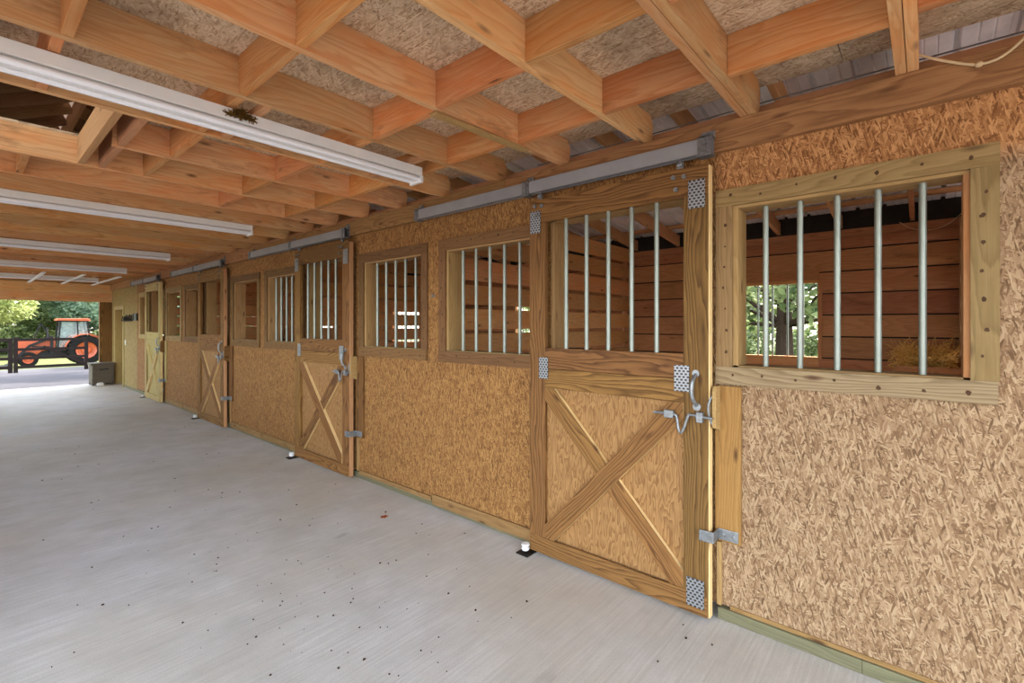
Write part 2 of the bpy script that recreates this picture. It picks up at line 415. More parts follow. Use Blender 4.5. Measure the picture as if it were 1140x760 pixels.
# ------------------------------------------------------------------ ground, floor
m=MB()
ys=[-14,-6,NEAR,0,10,17.0,17.3,18,22,26,30,34,40,60,95]; xs=[-45,-20,-8,-3.8,0,3.8,8,20,55]
def gz(y): return -.035 if y<18 else -.035-.46*min(1,(y-18)/16)
for i in range(len(ys)-1):
    for j in range(len(xs)-1):
        m.quad([(xs[j],ys[i],gz(ys[i])),(xs[j+1],ys[i],gz(ys[i])),(xs[j+1],ys[i+1],gz(ys[i+1])),(xs[j],ys[i+1],gz(ys[i+1]))],[(0,0)]*4,(0,0))
set_id(m.build('ground',GROUND,fixn=False),kind='structure')
m=MB(); m.box(-3.85,3.75,NEAR-.3,17.09,-.12,0)
set_id(m.build('floor',CONC),kind='structure')

# ------------------------------------------------------------------ right wall with openings
ops=[]
TZ0,TZ1=1.375,2.252
def inner(w,k): # opening inside its trim
    return (w[0]+.085,w[1]-.085)
for a,b in zip(WA,WB):
    ops.append((*inner(a,0),TZ0,TZ1)); ops.append((*inner(b,0),TZ0,TZ1))
for d in DWAY: ops.append((*d,-.1,2.36))
D5=(15.66,16.62); ops.append((*D5,-.1,2.0))
def wall_with(m,X0,X1,y0,y1,z0,z1,ops):
    Y=sorted({y0,y1,*[o[0] for o in ops],*[o[1] for o in ops]}); Z=sorted({z0,z1,*[min(max(o[2],z0),z1) for o in ops],*[min(o[3],z1) for o in ops]})
    for i in range(len(Y)-1):
        yc=(Y[i]+Y[i+1])/2; run=None
        for j in range(len(Z)-1):
            zc=(Z[j]+Z[j+1])/2
            hole=any(o[0]<yc<o[1] and o[2]<zc<o[3] for o in ops)
            if not hole:
                if run is None: run=Z[j]
            if (hole or j==len(Z)-2) and run is not None:
                zz=Z[j] if hole else Z[j+1]
                quadbox(m,X0,X1,Y[i],Y[i+1],run,zz); run=None
def quadbox(m,x0,x1,y0,y1,z0,z1):
    P=lambda x,y,z:(x,y,z); t=(0,0)
    m.quad([P(x0,y0,z0),P(x0,y0,z1),P(x0,y1,z1),P(x0,y1,z0)],[(y0,z0),(y0,z1),(y1,z1),(y1,z0)],t)
    m.quad([P(x1,y0,z0),P(x1,y1,z0),P(x1,y1,z1),P(x1,y0,z1)],[(y0+.3,z0),(y1+.3,z0),(y1+.3,z1),(y0+.3,z1)],t)
    m.quad([P(x0,y0,z0),P(x1,y0,z0),P(x1,y0,z1),P(x0,y0,z1)],[(x0,z0),(x1,z0),(x1,z1),(x0,z1)],t)
    m.quad([P(x0,y1,z0),P(x0,y1,z1),P(x1,y1,z1),P(x1,y1,z0)],[(x0,z0),(x0,z1),(x1,z1),(x1,z0)],t)
    m.quad([P(x0,y0,z0),P(x0,y1,z0),P(x1,y1,z0),P(x1,y0,z0)],[(y0,x0),(y1,x0),(y1,x1),(y0,x1)],t)
    m.quad([P(x0,y0,z1),P(x1,y0,z1),P(x1,y1,z1),P(x0,y1,z1)],[(y0,x0),(y0,x1),(y1,x1),(y1,x0)],t)
wr=empty('wall_right',(0,0,0),kind='structure')
m=MB(); wall_with(m,0,WALLT,NEAR,14.2,.075,2.56,[o for o in ops if o[0]<14.2]); m.build('osb_sheathing',OSBW,wr,fixn=False)
m=MB(); wall_with(m,0,WALLT,14.2,END,.03,2.56,[o for o in ops if o[0]>14.2]); m.build('far_lit_osb_sheathing',OSBF,wr,fixn=False)
# door opening linings and joint battens
m=MB()
for a,b in DWAY:
    m.box(.0,WALLT+.01,b-.03,b+.002,.0,2.36,ax=2); m.box(.0,WALLT+.01,a-.002,a+.03,0,2.36,ax=2); m.box(0,WALLT+.01,a,b,2.33,2.362)
m.build('doorway_lining',JAMB,wr)
m=MB()
for i,d in enumerate(DR):
    m.box(-.016,0,d-.045,d-.02,.075,.42 if i<3 else 2.4,ax=2)
m.build('door_stop_strip',JAMB,wr)

m=MB()
y=NEAR
m.box(-.02,WALLT,NEAR,-.6,0,.062); m.box(-.02,WALLT,-.6,.22,0,.062); m.box(-.02,WALLT,.22,.86,0,.062)
for (a,b) in [(2.02,4.6),(5.64,8.24),(9.3,11.84),(12.9,15.6),(16.66,END)]:
    m.box(-.006,WALLT,a,(a+b)/2,0,.062); m.box(-.006,WALLT,(a+b)/2,b,0,.062)
br=empty('baseboard_right',(0,0,0),kind='structure')
m.build('sill_timber',GREEN,br,.004)
m=MB()
m.box(-.008,0,-.9,.80,.062,.085); 
m.box(-.022,-.006,2.05,3.28,.028,.115); m.box(-.022,-.006,3.30,4.46,.05,.09)
for (a,b) in [(5.70,6.9),(6.93,8.10),(9.4,10.5),(10.53,11.72)]: m.box(-.02,-.006,a,b,.03,.11)
m.build('skirt_board',SKIRT,br,.003)

# header beam over the stall fronts
m=MB()
for a,b in [(NEAR,2.4),(2.4,7.3),(7.3,12.2),(12.2,END)]: m.box(-.045,.0,a,b,2.546,2.70,ax=1)
b1=m.build('trim_1',BEAM,bevel=.003); set_id(b1,kind='structure')
m=MB()
for a,b in [(NEAR,3.2),(3.2,9.1),(9.1,END)]: m.box(.02,.06,a,b,2.56,2.70,ax=1)
m.box(.02,.14,NEAR,END,2.56,2.60)
m.box(.10,.14,NEAR,END,2.60,2.79,ax=1)
set_id(m.build('trim_2',RAFT),kind='structure')

# ------------------------------------------------------------------ windows
def spots(m, pts, X, mi=1, r=.007):
    for (y,z) in pts:
        rr=r*R.uniform(.7,1.25); n=9; j=[R.uniform(.75,1.3) for _ in range(n)]
        m.quad([(X,y+rr*math.cos(2*PI*i/n)*j[i],z+rr*1.2*math.sin(2*PI*i/n)*j[i]) for i in range(n)],[(0,0)]*n,(0,0),mi)
KNOT=plain('nail_stain',(.30,.21,.13),.7,0,.2,.3)
def window(i, w, bars, near, fm=FRAME):
    a,b=w; o=empty('window_%d'%i,(0,(a+b)/2,TZ0),kind='structure')
    ia,ib=a+.085,b-.085
    def part(name,fn,mat,**k):
        m=MB(); fn(m); return m.build(name,[mat,KNOT],o,fixn=False,**k)
    def nails(ys,zs):
        return [(y+R.uniform(-.012,.012),z+R.uniform(-.015,.015)) for y in ys for z in zs]
    n=7
    def sill(m):
        m.box(-.024,0,a+.005,b,1.285,1.378,ax=1)
        spots(m,nails([a+.08+(b-a-.16)*k/(n-1) for k in range(n)],[1.332]),-.0245)
    def head(m):
        m.box(-.022,0,a,b,2.247,2.338,ax=1)
        spots(m,nails([a+.08+(b-a-.16)*k/(n-1) for k in range(n)],[2.292]),-.0225)
    def jl(m):
        m.box(-.018,0,ib,b,1.378,2.247,ax=2); spots(m,nails([b-.045],[1.47+.115*k for k in range(7)]),-.0185)
    def jr(m):
        m.box(-.018,0,a,ia,1.378,2.247,ax=2); spots(m,nails([a+.045],[1.47+.115*k for k in range(7)]),-.0185)
    part('sill_board',sill,SILL if near else fm); part('head_board',head,fm); part('side_board',jl,fm); part('side_board',jr,fm)
    m=MB(); m.box(-.0,WALLT+.012,ib-.026,ib+.001,TZ0,TZ1-.02,ax=2); m.build('jamb_lining',JAMB,o)
    m=MB(); m.box(-.0,WALLT+.012,ia-.001,ia+.02,TZ0,TZ1-.02,ax=2); m.build('jamb_lining',PARTN,o)
    m=MB(); m.box(.0,WALLT+.012,ia,ib,TZ0-.001,TZ0+.012,ax=1); m.build('sill_lining',FRAME,o)
    m=MB(); m.box(-.002,WALLT+.012,ia,ib,TZ1-.02,TZ1+.001,ax=1); m.build('head_lining',JAMB,o)
    if bars:
        c=(ia+ib)/2
        for k in range(5):
            m=MB(); y=c+(k-2)*.157
            m.cyl((.05,y,TZ0+.006),(.05,y,TZ1-.01),.0142,n=14); m.build('bar',BAR,o,smooth=True)
    return o
wi=1
for k in range(4):
    window(wi,WA[k],k in (0,1),k==0,FRAME if k==0 else (BROWNF if k<3 else FRAME)); wi+=1
    window(wi,WB[k],k in (0,1),False,PALE if k==3 else BROWNF); wi+=1
# ------------------------------------------------------------------ stall doors
DX0,DX1=-.095,-.055
def stall_door(k, r, bars, lower_right_top, wm, label):
    l=r+DW; z0,z1=.022,2.48
    o=empty('stall_door',((DX0+DX1)/2,(l+r)/2,z0),label,'door','sliding stall doors along the right wall')
    def bd(name,mat,*a,ax=None,bev=.003,**kw):
        m=MB(); m.box(*a,ax=ax); return m.build(name,mat,o,bev,**kw)
    sw=.135
    bd('stile',wm,DX0,DX1,r,r+sw,z0,2.315,ax=2); bd('stile',wm,DX0,DX1,l-sw,l,z0,2.315,ax=2)
    bd('top_rail',wm,DX0,DX1,r,l,2.316,z1,ax=1)
    bd('middle_rail',wm,DX0+.002,DX1,r+sw,l-sw,1.172,1.302,ax=1); bd('middle_rail',wm,DX0+.001,DX1,r+sw,l-sw,1.304,1.445,ax=1)
    bd('bottom_rail',wm,DX0-.004,DX0+.012,r+.004,l-.004,z0-.002,.135,ax=1)
    bd('edge_strip',DOORL if k in (0,3) else RAFT,DX0+.004,DX1+.006,r-.008,r,z0,z1-.01,ax=2,bev=.001)
    # plywood panel
    m=MB(); C=Matrix(((0,0,1),(0,1,0),(1,0,0))).to_4x4(); C.translation=(DX1-.006,(r+l)/2,.66)
    m.obox(C,1.07,DW-2*sw+.06,.009); m.build('plywood_panel',PLY if wm is not PALE else PALE,o)
    # X brace
    A=Vector((0,l-sw,.14)); B=Vector((0,r+sw,1.17)); Cc=Vector((0,l-sw,1.17)); Dd=Vector((0,r+sw,.14))
    def clipbrace(name,p,q,x0,x1,mat):
        d=(q-p).normalized(); w=.058; nrm=Vector((0,-d.z,d.y))*w
        # polygon clipped to the panel rectangle
        y0,y1,zz0,zz1=r+sw,l-sw,.136,1.171
        poly=[p+nrm-d*.2,p-nrm-d*.2,q-nrm+d*.2,q+nrm+d*.2]
        poly=[(v.y,v.z) for v in poly]
        def clip(P,f,inter):
            out=[]
            for i in range(len(P)):
                a,b=P[i-1],P[i]
                if f(b):
                    if not f(a): out.append(inter(a,b))
                    out.append(b)
                elif f(a): out.append(inter(a,b))
            return out
        def iy(c): return lambda a,b:(c,a[1]+(b[1]-a[1])*(c-a[0])/(b[0]-a[0]))
        def iz(c): return lambda a,b:(a[0]+(b[0]-a[0])*(c-a[1])/(b[1]-a[1]),c)
        poly=clip(poly,lambda v:v[0]>=y0,iy(y0)); poly=clip(poly,lambda v:v[0]<=y1,iy(y1))
        poly=clip(poly,lambda v:v[1]>=zz0,iz(zz0)); poly=clip(poly,lambda v:v[1]<=zz1,iz(zz1))
        return poly,d
    def brace(name,p,q,x0,x1,cut=None):
        poly,d=clipbrace(name,p,q,x0,x1,wm); n0=Vector((-d.z,d.y))
        tone=(R.random(),R.random()); off=R.uniform(0,40)
        def uvp(a,b): return (a*d.y+b*d.z+off, -a*d.z+b*d.y+off)
        m=MB()
        polys=[poly]
        if cut: polys=cut(poly,d)
        for P in polys:
            if len(P)<3: continue
            m.quad([(x0,a,b) for a,b in P],[uvp(a,b) for a,b in P],tone); m.quad([(x1,a,b) for a,b in reversed(P)],[uvp(a,b) for a,b in reversed(P)],tone)
            for i in range(len(P)):
                a,b=P[i-1],P[i]; L=math.dist(a,b)
                m.quad([(x0,*a),(x0,*b),(x1,*b),(x1,*a)],[(uvp(*a)),(uvp(*b)),(uvp(*b)[0],uvp(*b)[1]+.03),(uvp(*a)[0],uvp(*a)[1]+.03)],tone,1)
        return m.build(name,[wm,DOORL],o,fixn=False)
    # the front board is continuous; the other is two pieces butted against it
    first,second=((A,B),(Cc,Dd)) if lower_right_top else ((Cc,Dd),(A,B))
    brace('brace',first[0],first[1],DX0-.004,DX1-.012)
    fd=(first[1]-first[0]).normalized(); fn=Vector((0,-fd.z,fd.y))
    def half(sign):
        def cut(poly,d):
            f=lambda v: sign*((Vector((0,v[0],v[1]))-first[0]).dot(fn))-.06>=0
            def inter(a,b):
                fa=sign*((Vector((0,*a))-first[0]).dot(fn))-.06; fb=sign*((Vector((0,*b))-first[0]).dot(fn))-.06
                t=fa/(fa-fb); return (a[0]+(b[0]-a[0])*t,a[1]+(b[1]-a[1])*t)
            out=[]
            for i in range(len(poly)):
                a,b=poly[i-1],poly[i]
                if f(b):
                    if not f(a): out.append(inter(a,b))
                    out.append(b)
                elif f(a): out.append(inter(a,b))
            return [out]
        return cut
    brace('brace',second[0],second[1],DX0+.002,DX1-.012,half(1)); brace('brace',second[0],second[1],DX0+.002,DX1-.012,half(-1))
    if bars:
        for j in range(5):
            m=MB(); y=(r+l)/2+(j-2)*.159; m.cyl((-.074,y,1.44),(-.074,y,2.32),.0142,n=14); m.build('bar',BAR,o,smooth=True)
    # nail plates
    if k<2:
        pl=[(r+.015,r+.105,2.245,2.40),(l-.10,l-.01,2.245,2.40),(r+.10,r+.185,1.235,1.38),(l-.165,l-.09,1.235,1.38)]
        if k==0: pl.append((r+.02,r+.115,.06,.215))
        for (a,b,c,d) in pl:
            m=MB(); Mx=Matrix(((0,0,1),(0,1,0),(1,0,0))).to_4x4(); Mx.translation=(DX0-.0055,(a+b)/2,(c+d)/2)
            m.obox(Mx,d-c,b-a,.003,off=(0,0)); m.build('nail_plate',PLATE if k==0 else GALV,o)
    # hangers
    for yy in (r+.16,l-.08):
        m=MB(); m.box(-.082,-.068,yy-.018,yy+.018,z1-.01,z1+.035,ax=1); m.cyl((-.075,yy,z1+.02),(-.075,yy,2.56),.007)
        m.cyl((-.075,yy-.014,z1+.028),(-.075,yy+.014,z1+.028),.016,n=10)
        for dy,dz in ((-.03,-.05),(.03,-.045),(.015,-.115)):
            m.cyl((DX0-.012,yy+dy,z1+dz),(DX0,yy+dy,z1+dz),.013,n=12); m.cyl((DX0-.018,yy+dy,z1+dz),(DX0-.01,yy+dy,z1+dz),.007,n=6)
        m.build('hanger_bolts',GALV,o)
    # handle
    y=r+.065
    m=MB()
    pts=[(DX0-.004,y,1.335),(DX0-.02,y,1.325),(DX0-.04,y+.004,1.30),(DX0-.045,y+.008,1.25),(DX0-.04,y+.004,1.205),(DX0-.02,y-.005,1.175),(DX0-.004,y-.006,1.165)]
    m.tube(pts,[.008,.009,.011,.012,.011,.009,.008],sub=4); m.cyl((DX0-.006,y,1.34),(DX0,y,1.34),.02,n=12); m.cyl((DX0-.006,y-.006,1.158),(DX0,y-.006,1.158),.022,n=12)
    m.build('pull_handle',GALV,o,smooth=True)
    m=MB(); z=1.105
    m.tube([(DX0-.022,r+.30,z),(DX0-.022,r+.19,z),(DX0-.022,r+.165,z-.012),(DX0-.026,r+.152,z-.075),(DX0-.028,r+.138,z-.095),(DX0-.026,r+.122,z-.07),(DX0-.022,r+.10,z),(DX0-.022,r+.085,z+.008),(DX0-.022,r-.03,z)],.0075,sub=5)
    m.build('latch_bolt',GALV,o,smooth=True)
    m=MB(); m.box(DX0-.036,DX0-.008,r+.18,r+.235,z-.022,z+.022); m.box(DX0-.034,DX0,r+.02,r+.055,z-.028,z+.028); m.build('latch_keeper',GALV,o,.004)
    return o
LB=['nearest sliding stall door with five steel bars above a wide X brace, brown lumber',
    'second sliding stall door from the camera, barred top, its pale-edged diagonal running unbroken from upper left',
    'third sliding stall door from the camera, open top without bars, dull brown X brace',
    'farthest sliding stall door, pale yellow new lumber with narrow X brace']
for k in range(4):
    stall_door(k,DR[k],k<2,k!=1,DOORW if k<3 else PALE,LB[k])

# ------------------------------------------------------------------ door tracks
TK=[(.87,3.42),(4.60,7.15),(8.25,10.95),(11.93,14.28)]
TL=['galvanised box track rail above the nearest stall door, on the header beam','galvanised box track rail above the second stall door','steel box track rail above the third stall door','pale steel box track rail above the farthest stall door']
for k,(a,b) in enumerate(TK):
    z0,z1=2.532,2.615
    o=empty('door_track',(-.075,(a+b)/2,z0),TL[k],'door track','door tracks on the header beam')
    m=MB(); t=.003
    m.box(-.108,-.108+t,a,b,z0,z1); m.box(-.049,-.046,a,b,z0,z1); m.box(-.108,-.046,a,b,z1-t,z1)
    m.box(-.108,-.088,a,b,z0,z0+t); m.box(-.064,-.046,a,b,z0,z0+t)
    m.build('rail',TRACK,o)
    for yb,w,end in ((a+.03,.075,1),((a+b)/2,.06,0),(b-.03,.06,1)):
        m=MB()
        m.box(-.114,-.108,yb-w/2,yb+w/2,z0-.01,z1+.008); m.box(-.114,-.046,yb-w/2,yb+w/2,z1,z1+.008)
        m.box(-.054,-.046,yb-w/2,yb+w/2,z1,z1+.05); m.box(-.114,-.046,yb-w/2,yb+w/2,z0-.014,z0-.006)
        m.box(-.122,-.114,yb-.012,yb+.012,z0,z1-.005)
        m.cyl((-.064,yb,z1+.032),(-.052,yb,z1+.032),.013,n=6); m.cyl((-.12,yb-w*.3,z0+.03),(-.112,yb-w*.3,z0+.03),.006,n=8); m.cyl((-.12,yb-w*.3,z0+.06),(-.112,yb-w*.3,z0+.06),.006,n=8)
        m.build('bracket',GALV,o,.002)

# ------------------------------------------------------------------ wall planks, catch boards, brackets, floor rollers
which=['nearest','second','third','farthest']
for k,r in enumerate(DR):
    m=MB(); m.box(-.026,0,r-.145,r-.012,.43,1.275,ax=2)
    o=m.build('latch_plank',PLANK if k==0 else (DOORW if k<3 else PALE),None,.004,origin=(0,r-.08,.43))
    set_id(o,'vertical plank on the OSB wall just right of the %s stall door'%which[k],'plank','latch planks beside the stall doors')
    o=empty('catch_board',(-.05,r-.01,1.03),'narrow upright catch board with wire pull beside the %s stall door'%which[k],'latch board','catch boards beside the stall doors')
    m=MB(); m.prism([(-.026,1.03),(-.10,1.055),(-.10,1.245),(-.085,1.275),(-.026,1.275)],r-.042,r-.022,axis='Y'); m.build('board',JAMB if k in(0,1) else DOORW,o,.002)
    m=MB(); y=r-.020
    m.tube([(-.088,y,1.07),(-.088,y+.010,1.09),(-.094,y+.018,1.13),(-.096,y+.018,1.17),(-.09,y+.010,1.205),(-.086,y,1.22)],.0065,sub=4); m.build('wire_pull',GALV,o,smooth=True)
    # stay bracket
    m=MB(); z0,z1=.44,.50
    m.box(-.032,-.026,r-.135,r-.03,z0,z1); m.box(-.115,-.026,r-.036,r-.030,z0,z1); m.box(-.117,-.111,r-.036,r+.035,z0,z1)
    m.cyl((-.036,r-.11,.47),(-.030,r-.11,.47),.009,n=8); m.cyl((-.036,r-.06,.47),(-.030,r-.06,.47),.009,n=8)
    m.tube([(-.114,r+.035,z0+.002),(-.114,r+.035,z1-.002)],.008)
    o=m.build('stay_bracket',GALV,None,.003,origin=(-.03,r-.08,z0))
    set_id(o,'bent galvanised bracket on the plank, low at the edge of the %s stall door'%which[k],'bracket','door stay brackets')
    l=r+DW
    o=empty('floor_roller',(-.13,l+.02,0),'white guide roller on a dark floor plate under the %s stall door'%which[k],'door roller','floor rollers')
    m=MB(); m.box(-.18,-.05,l-.045,l+.055,0,.008); m.cyl((-.128,l+.01,.008),(-.128,l+.01,.03),.008); m.build('floor_plate',DKMET,o)
    m=MB(); m.lathe([(0,.001),(0,.026),(.01,.030),(.022,.024),(.034,.030),(.044,.026),(.044,.001)],(-.128,l+.01,.022),(0,0,1),20); m.build('roller',RUBW,o,smooth=True)

# ------------------------------------------------------------------ stall interiors
for i,y in enumerate(DIV):
    o=empty('wall_divider',(WALLT,y,0),kind='structure')
    z=.04
    m=MB()
    while z<2.62:
        h=R.uniform(.185,.205)
        m.box(WALLT+.01,BX,y-.019,y+.019,z,z+h,ax=0); z+=h+(.042 if z>.8 else .012)
        if z>2.62: break
    m.build('divider_boards',PARTN,o,.002)
    m=MB(); m.box(WALLT+.01,WALLT+.10,y+.02,y+.06,0,2.7,ax=2); m.box(1.9,1.99,y+.02,y+.06,0,2.85,ax=2); m.box(BX-.1,BX-.01,y+.02,y+.06,0,2.65,ax=2); m.build('divider_post',RAFT,o,.003)
# back wall boards with window openings
BW=[(DIV[k]+1.225,DIV[k]+2.18) for k in range(4)]
wb=empty('wall_back',(BX,0,0),kind='structure')
m=MB(); z=.02; 
while z<2.64:
    h=.243; zt=min(z+h,2.65)
    segs=[(NEAR,END)]
    for (a,b) in BW:
        ns=[]
        for s in segs:
            if zt>1.25 and z<2.08 and s[0]<a and s[1]>b: ns+= [(s[0],a),(b,s[1])]
            else: ns.append(s)
        segs=ns
    cuts=[1.9+R.uniform(-.5,.5),5.4+R.uniform(-.5,.5),9+R.uniform(-.5,.5),12.6]
    for a,b in segs:
        zz0,zz1=z,zt
        m.box(BX,BX+.028,a,b,zz0,zz1-.015,ax=1)
    z=zt
# fill the slivers above and below the window band
m.build('siding_boards',BACK,wb,.002)
m=MB()
m.box(BX+.03,BX+.045,NEAR,END,.0,1.22)
for s0,s1 in [(NEAR,BW[0][0])]+[(BW[k][1],BW[k+1][0]) for k in range(3)]+[(BW[3][1],END)]:
    m.box(BX+.03,BX+.045,s0,s1,1.22,2.72)
for a,b in BW: m.box(BX+.03,BX+.045,a,b,2.09,2.72)
m.build('gap_backing',DARKSHEET,wb)  # dark sheet that paints shade into the gaps between siding boards
m=MB(); m.box(BX-.04,BX,NEAR,END,2.57,2.65); m.build('wall_plate',BACK,wb)
m=MB(); m.box(BX+.0,BX+.1,NEAR,END,2.65,2.88); m.build('eave_band',DARKSHEET,wb)  # near-black band above the wall boards, up to the roof
for k,(a,b) in enumerate(BW):
    o=empty('window_%d'%(9+k),(BX,(a+b)/2,1.23),kind='structure')
    m=MB(); m.box(BX-.012,BX+.05,a-.0,b,1.20,1.235); m.box(BX-.012,BX+.05,a,b,2.085,2.12); m.box(BX-.012,BX+.05,a-.03,a+.01,1.20,2.12,ax=2); m.box(BX-.012,BX+.05,b-.01,b+.03,1.20,2.12,ax=2)
    m.box(BX-.006,BX+.028,a+.001,b-.001,1.13,1.212); m.box(BX-.006,BX+.027,a+.001,b-.001,2.10,2.222)
    m.build('window_frame',PARTN,o)
    for j in range(5):
        m=MB(); y=a+(b-a)*(j+1)/6; m.cyl((BX+.02,y,1.23),(BX+.02,y,2.09),.011,n=8); m.build('bar',BAR,o,smooth=True)
# hay in the corner feeder of the nearest stall
o=empty('hay_feeder',(3.4,-.05,0),'dark wooden corner feeder behind the nearest barred window, under the loose hay','feeder')
m=MB(); m.box(3.05,3.54,.20,.225,.98,1.22,ax=0); m.box(3.05,3.075,-.24,.20,.98,1.22,ax=1); m.build('feeder_board',PARTN,o)
for x in (3.06,3.48):
    m=MB(); m.box(x,x+.05,.17,.22,0,.95,ax=2); m.build('leg',PARTN,o)
m=MB(); m.box(3.05,3.54,-.24,.2,.95,.98); m.build('feeder_bottom',PARTN,o)
m=MB()
for i in range(2600):
    x=R.uniform(3.07,3.52); y=R.uniform(-.20,.20); z=R.uniform(1.0,1.38)-.06*abs(x-3.35)
    a=R.uniform(0,2*PI); e=R.uniform(-.9,1.1); L=R.uniform(.05,.16); d=Vector((math.cos(a)*math.cos(e),math.sin(a)*math.cos(e),math.sin(e)))*L
    p=Vector((x,y,z)); q=p+d; q.x=min(q.x,3.55); q.y=max(q.y,-.24); b=(p+q)/2+Vector((R.uniform(-.01,.01),R.uniform(-.01,.01),R.uniform(-.01,.02)))
    w=Vector((R.uniform(-1,1),R.uniform(-1,1),R.uniform(-1,1))).normalized()*.0035
    m.quad([p-w,b-w,q-w,q+w,b+w,p+w],[(0,0)]*6,(0,0))
for i in range(60):
    pass
set_id(m.build('hay',HAY,fixn=False,origin=(3.35,0,.98)),'loose dry hay heaped at the lower right of the nearest barred window','hay',kind='stuff')

# ------------------------------------------------------------------ ceiling: joists, blocking, deck
JZ0,JZ1=2.702,2.885; XL=-3.72; XR=.03
ce=empty('ceiling',(-1.8,8,JZ0),kind='structure')
JY=[.06,.70,1.285,1.885,2.486,3.135]+[3.76+.61*i for i in range(22)]
JY=[y for y in JY if y<END-.1]
JY=[-.55-.61*i for i in (3,2,1,0)]+JY
HX=-2.13 # hatch edge
def hatch(y): return 3.2<y<4.3
for y in JY:
    x0=HX if hatch(y) else XL; n=2 if abs(y-.06)<.01 or abs(y-.70)<.01 else 1
    for q in range(n):
        yy=y+(q-.5*(n-1))*.041
        m=MB(); e=XR+R.uniform(-.02,.02)
        z0=JZ0; z1=JZ1
        # ragged clipped end over the beam
        poly=[(x0,z0),(e-.035,z0),(e,z0+.05),(e+.01,z1-.05),(e-.03,z1),(x0,z1)]
        tone=(R.random(),R.random()); off=R.uniform(0,60)
        P=len(poly)
        m.quad([(a,yy-.019,b) for a,b in poly],[(a+off,b+off) for a,b in poly],tone)
        m.quad([(a,yy+.019,b) for a,b in reversed(poly)],[(a+off+9,b+off) for a,b in reversed(poly)],tone)
        for i in range(P):
            a,b=poly[i],poly[(i+1)%P]
            m.quad([(a[0],yy-.019,a[1]),(a[0],yy+.019,a[1]),(b[0],yy+.019,b[1]),(b[0],yy-.019,b[1])],[(a[0]+off,a[1]+off+.3),(a[0]+off,a[1]+off+.338),(b[0]+off,b[1]+off+.338),(b[0]+off,b[1]+off+.3)],tone)
        m.build('joist',JOIST,ce,.002)
rows=[-.53,-1.14,-1.83,-2.48,-3.1]
for i in range(len(JY)-1):
    a,b=JY[i],JY[i+1]
    for rx in rows:
        if (hatch(a) or hatch(b)) and rx<HX: continue
        if a>4.9: continue
        if a>4.2 and R.random()<.4: continue
        x=rx+R.uniform(-.03,.03)
        ga=.04 if abs(a-.06)<.01 or abs(a-.70)<.01 else .019; gb=.04 if abs(b-.06)<.01 or abs(b-.70)<.01 else .019
        m=MB(); m.box(x-.019,x+.019,a+ga,b-gb,JZ0+.003,JZ1,ax=1); m.build('blocking',BLOCK,ce,.002)
m=MB()
for x in (-2.20,-2.09): m.box(x-.019,x+.019,3.155,4.35,JZ0+.002,JZ1,ax=1)
m.build('hatch_header',RAFT,ce,.002)
m=MB()
def slab(m,x0,x1,y0,y1,z0,z1):
    for z,fl in ((z0,1),(z1,0)):
        P=[(x0,y0,z),(x1,y0,z),(x1,y1,z),(x0,y1,z)]; U=[(y,x) for x,y,_ in P]
        if fl: P=P[::-1]; U=U[::-1]
        m.quad(P,U,(0,0))
    for (a,b) in (((x0,y0),(x1,y0)),((x1,y0),(x1,y1)),((x1,y1),(x0,y1)),((x0,y1),(x0,y0))):
        m.quad([(*a,z0),(*b,z0),(*b,z1),(*a,z1)],[(0,0),(.5,0),(.5,.02),(0,.02)],(0,0))
for (x0,x1,y0,y1) in [(XL,-2.44,NEAR,3.155),(-2.437,-1.22,NEAR,1.9),(-2.437,-1.22,1.903,3.155),(-1.217,.09,NEAR,.30),(-1.217,.09,.303,2.74),(-1.217,.09,2.743,5.18),(-2.18,-1.22,3.158,5.18),(XL,-2.183,4.35,END),(-2.18,-1.22,5.183,END),(-1.217,.09,5.183,END)]:
    slab(m,x0,x1,y0,y1,JZ1+.001,JZ1+.017)
m.build('deck_sheets',OSBC,ce,fixn=False)
# end header beam and posts
o=empty('wall_end',(-1.8,END,0),kind='structure')
m=MB(); m.box(XL,0,END-.0,END+.05,2.22,2.46,ax=0); m.box(XL,0,END,END+.05,2.464,2.70,ax=0); m.build('end_header',JOIST,o,.004)
m=MB(); m.box(-.27,-.0,END+.003,END+.14,0,2.22,ax=2); m.build('corner_post',DOORW,o,.004)
m=MB(); m.box(XL-.05,XL+.1,END,END+.14,0,2.22,ax=2); m.build('corner_post',BEAM,o,.004)
z=2.66; m=MB()
while z<4.3:
    w=1.95*(1-(z-2.9)/1.7) if z>2.9 else 1.95
    m.box(-1.84-w,-1.84+w,END+.05,END+.075,z,z+.2,ax=0); z+=.21
m.build('gable_boards',LOFT,o)
# unseen left side, left open to let daylight in: posts and beam
o=empty('wall_left',(XL,7,0),kind='structure')
m=MB(); m.box(XL-.09,XL,NEAR,END,2.46,2.70,ax=1); m.build('header_beam',BEAM,o,.004)
for k in range(6):
    m=MB(); y=NEAR+.1+3.66*k; m.box(XL-.12,XL+.02,y,y+.14,0,2.46,ax=2); m.build('post',BEAM,o,.004)

m=MB(); wall_with(m,XL-.06,XL,3.4,13.6,0,1.3,[]); m.build('osb_sheathing',OSBW,o,fixn=False)  # unseen half-height wall added to shade the middle of the aisle

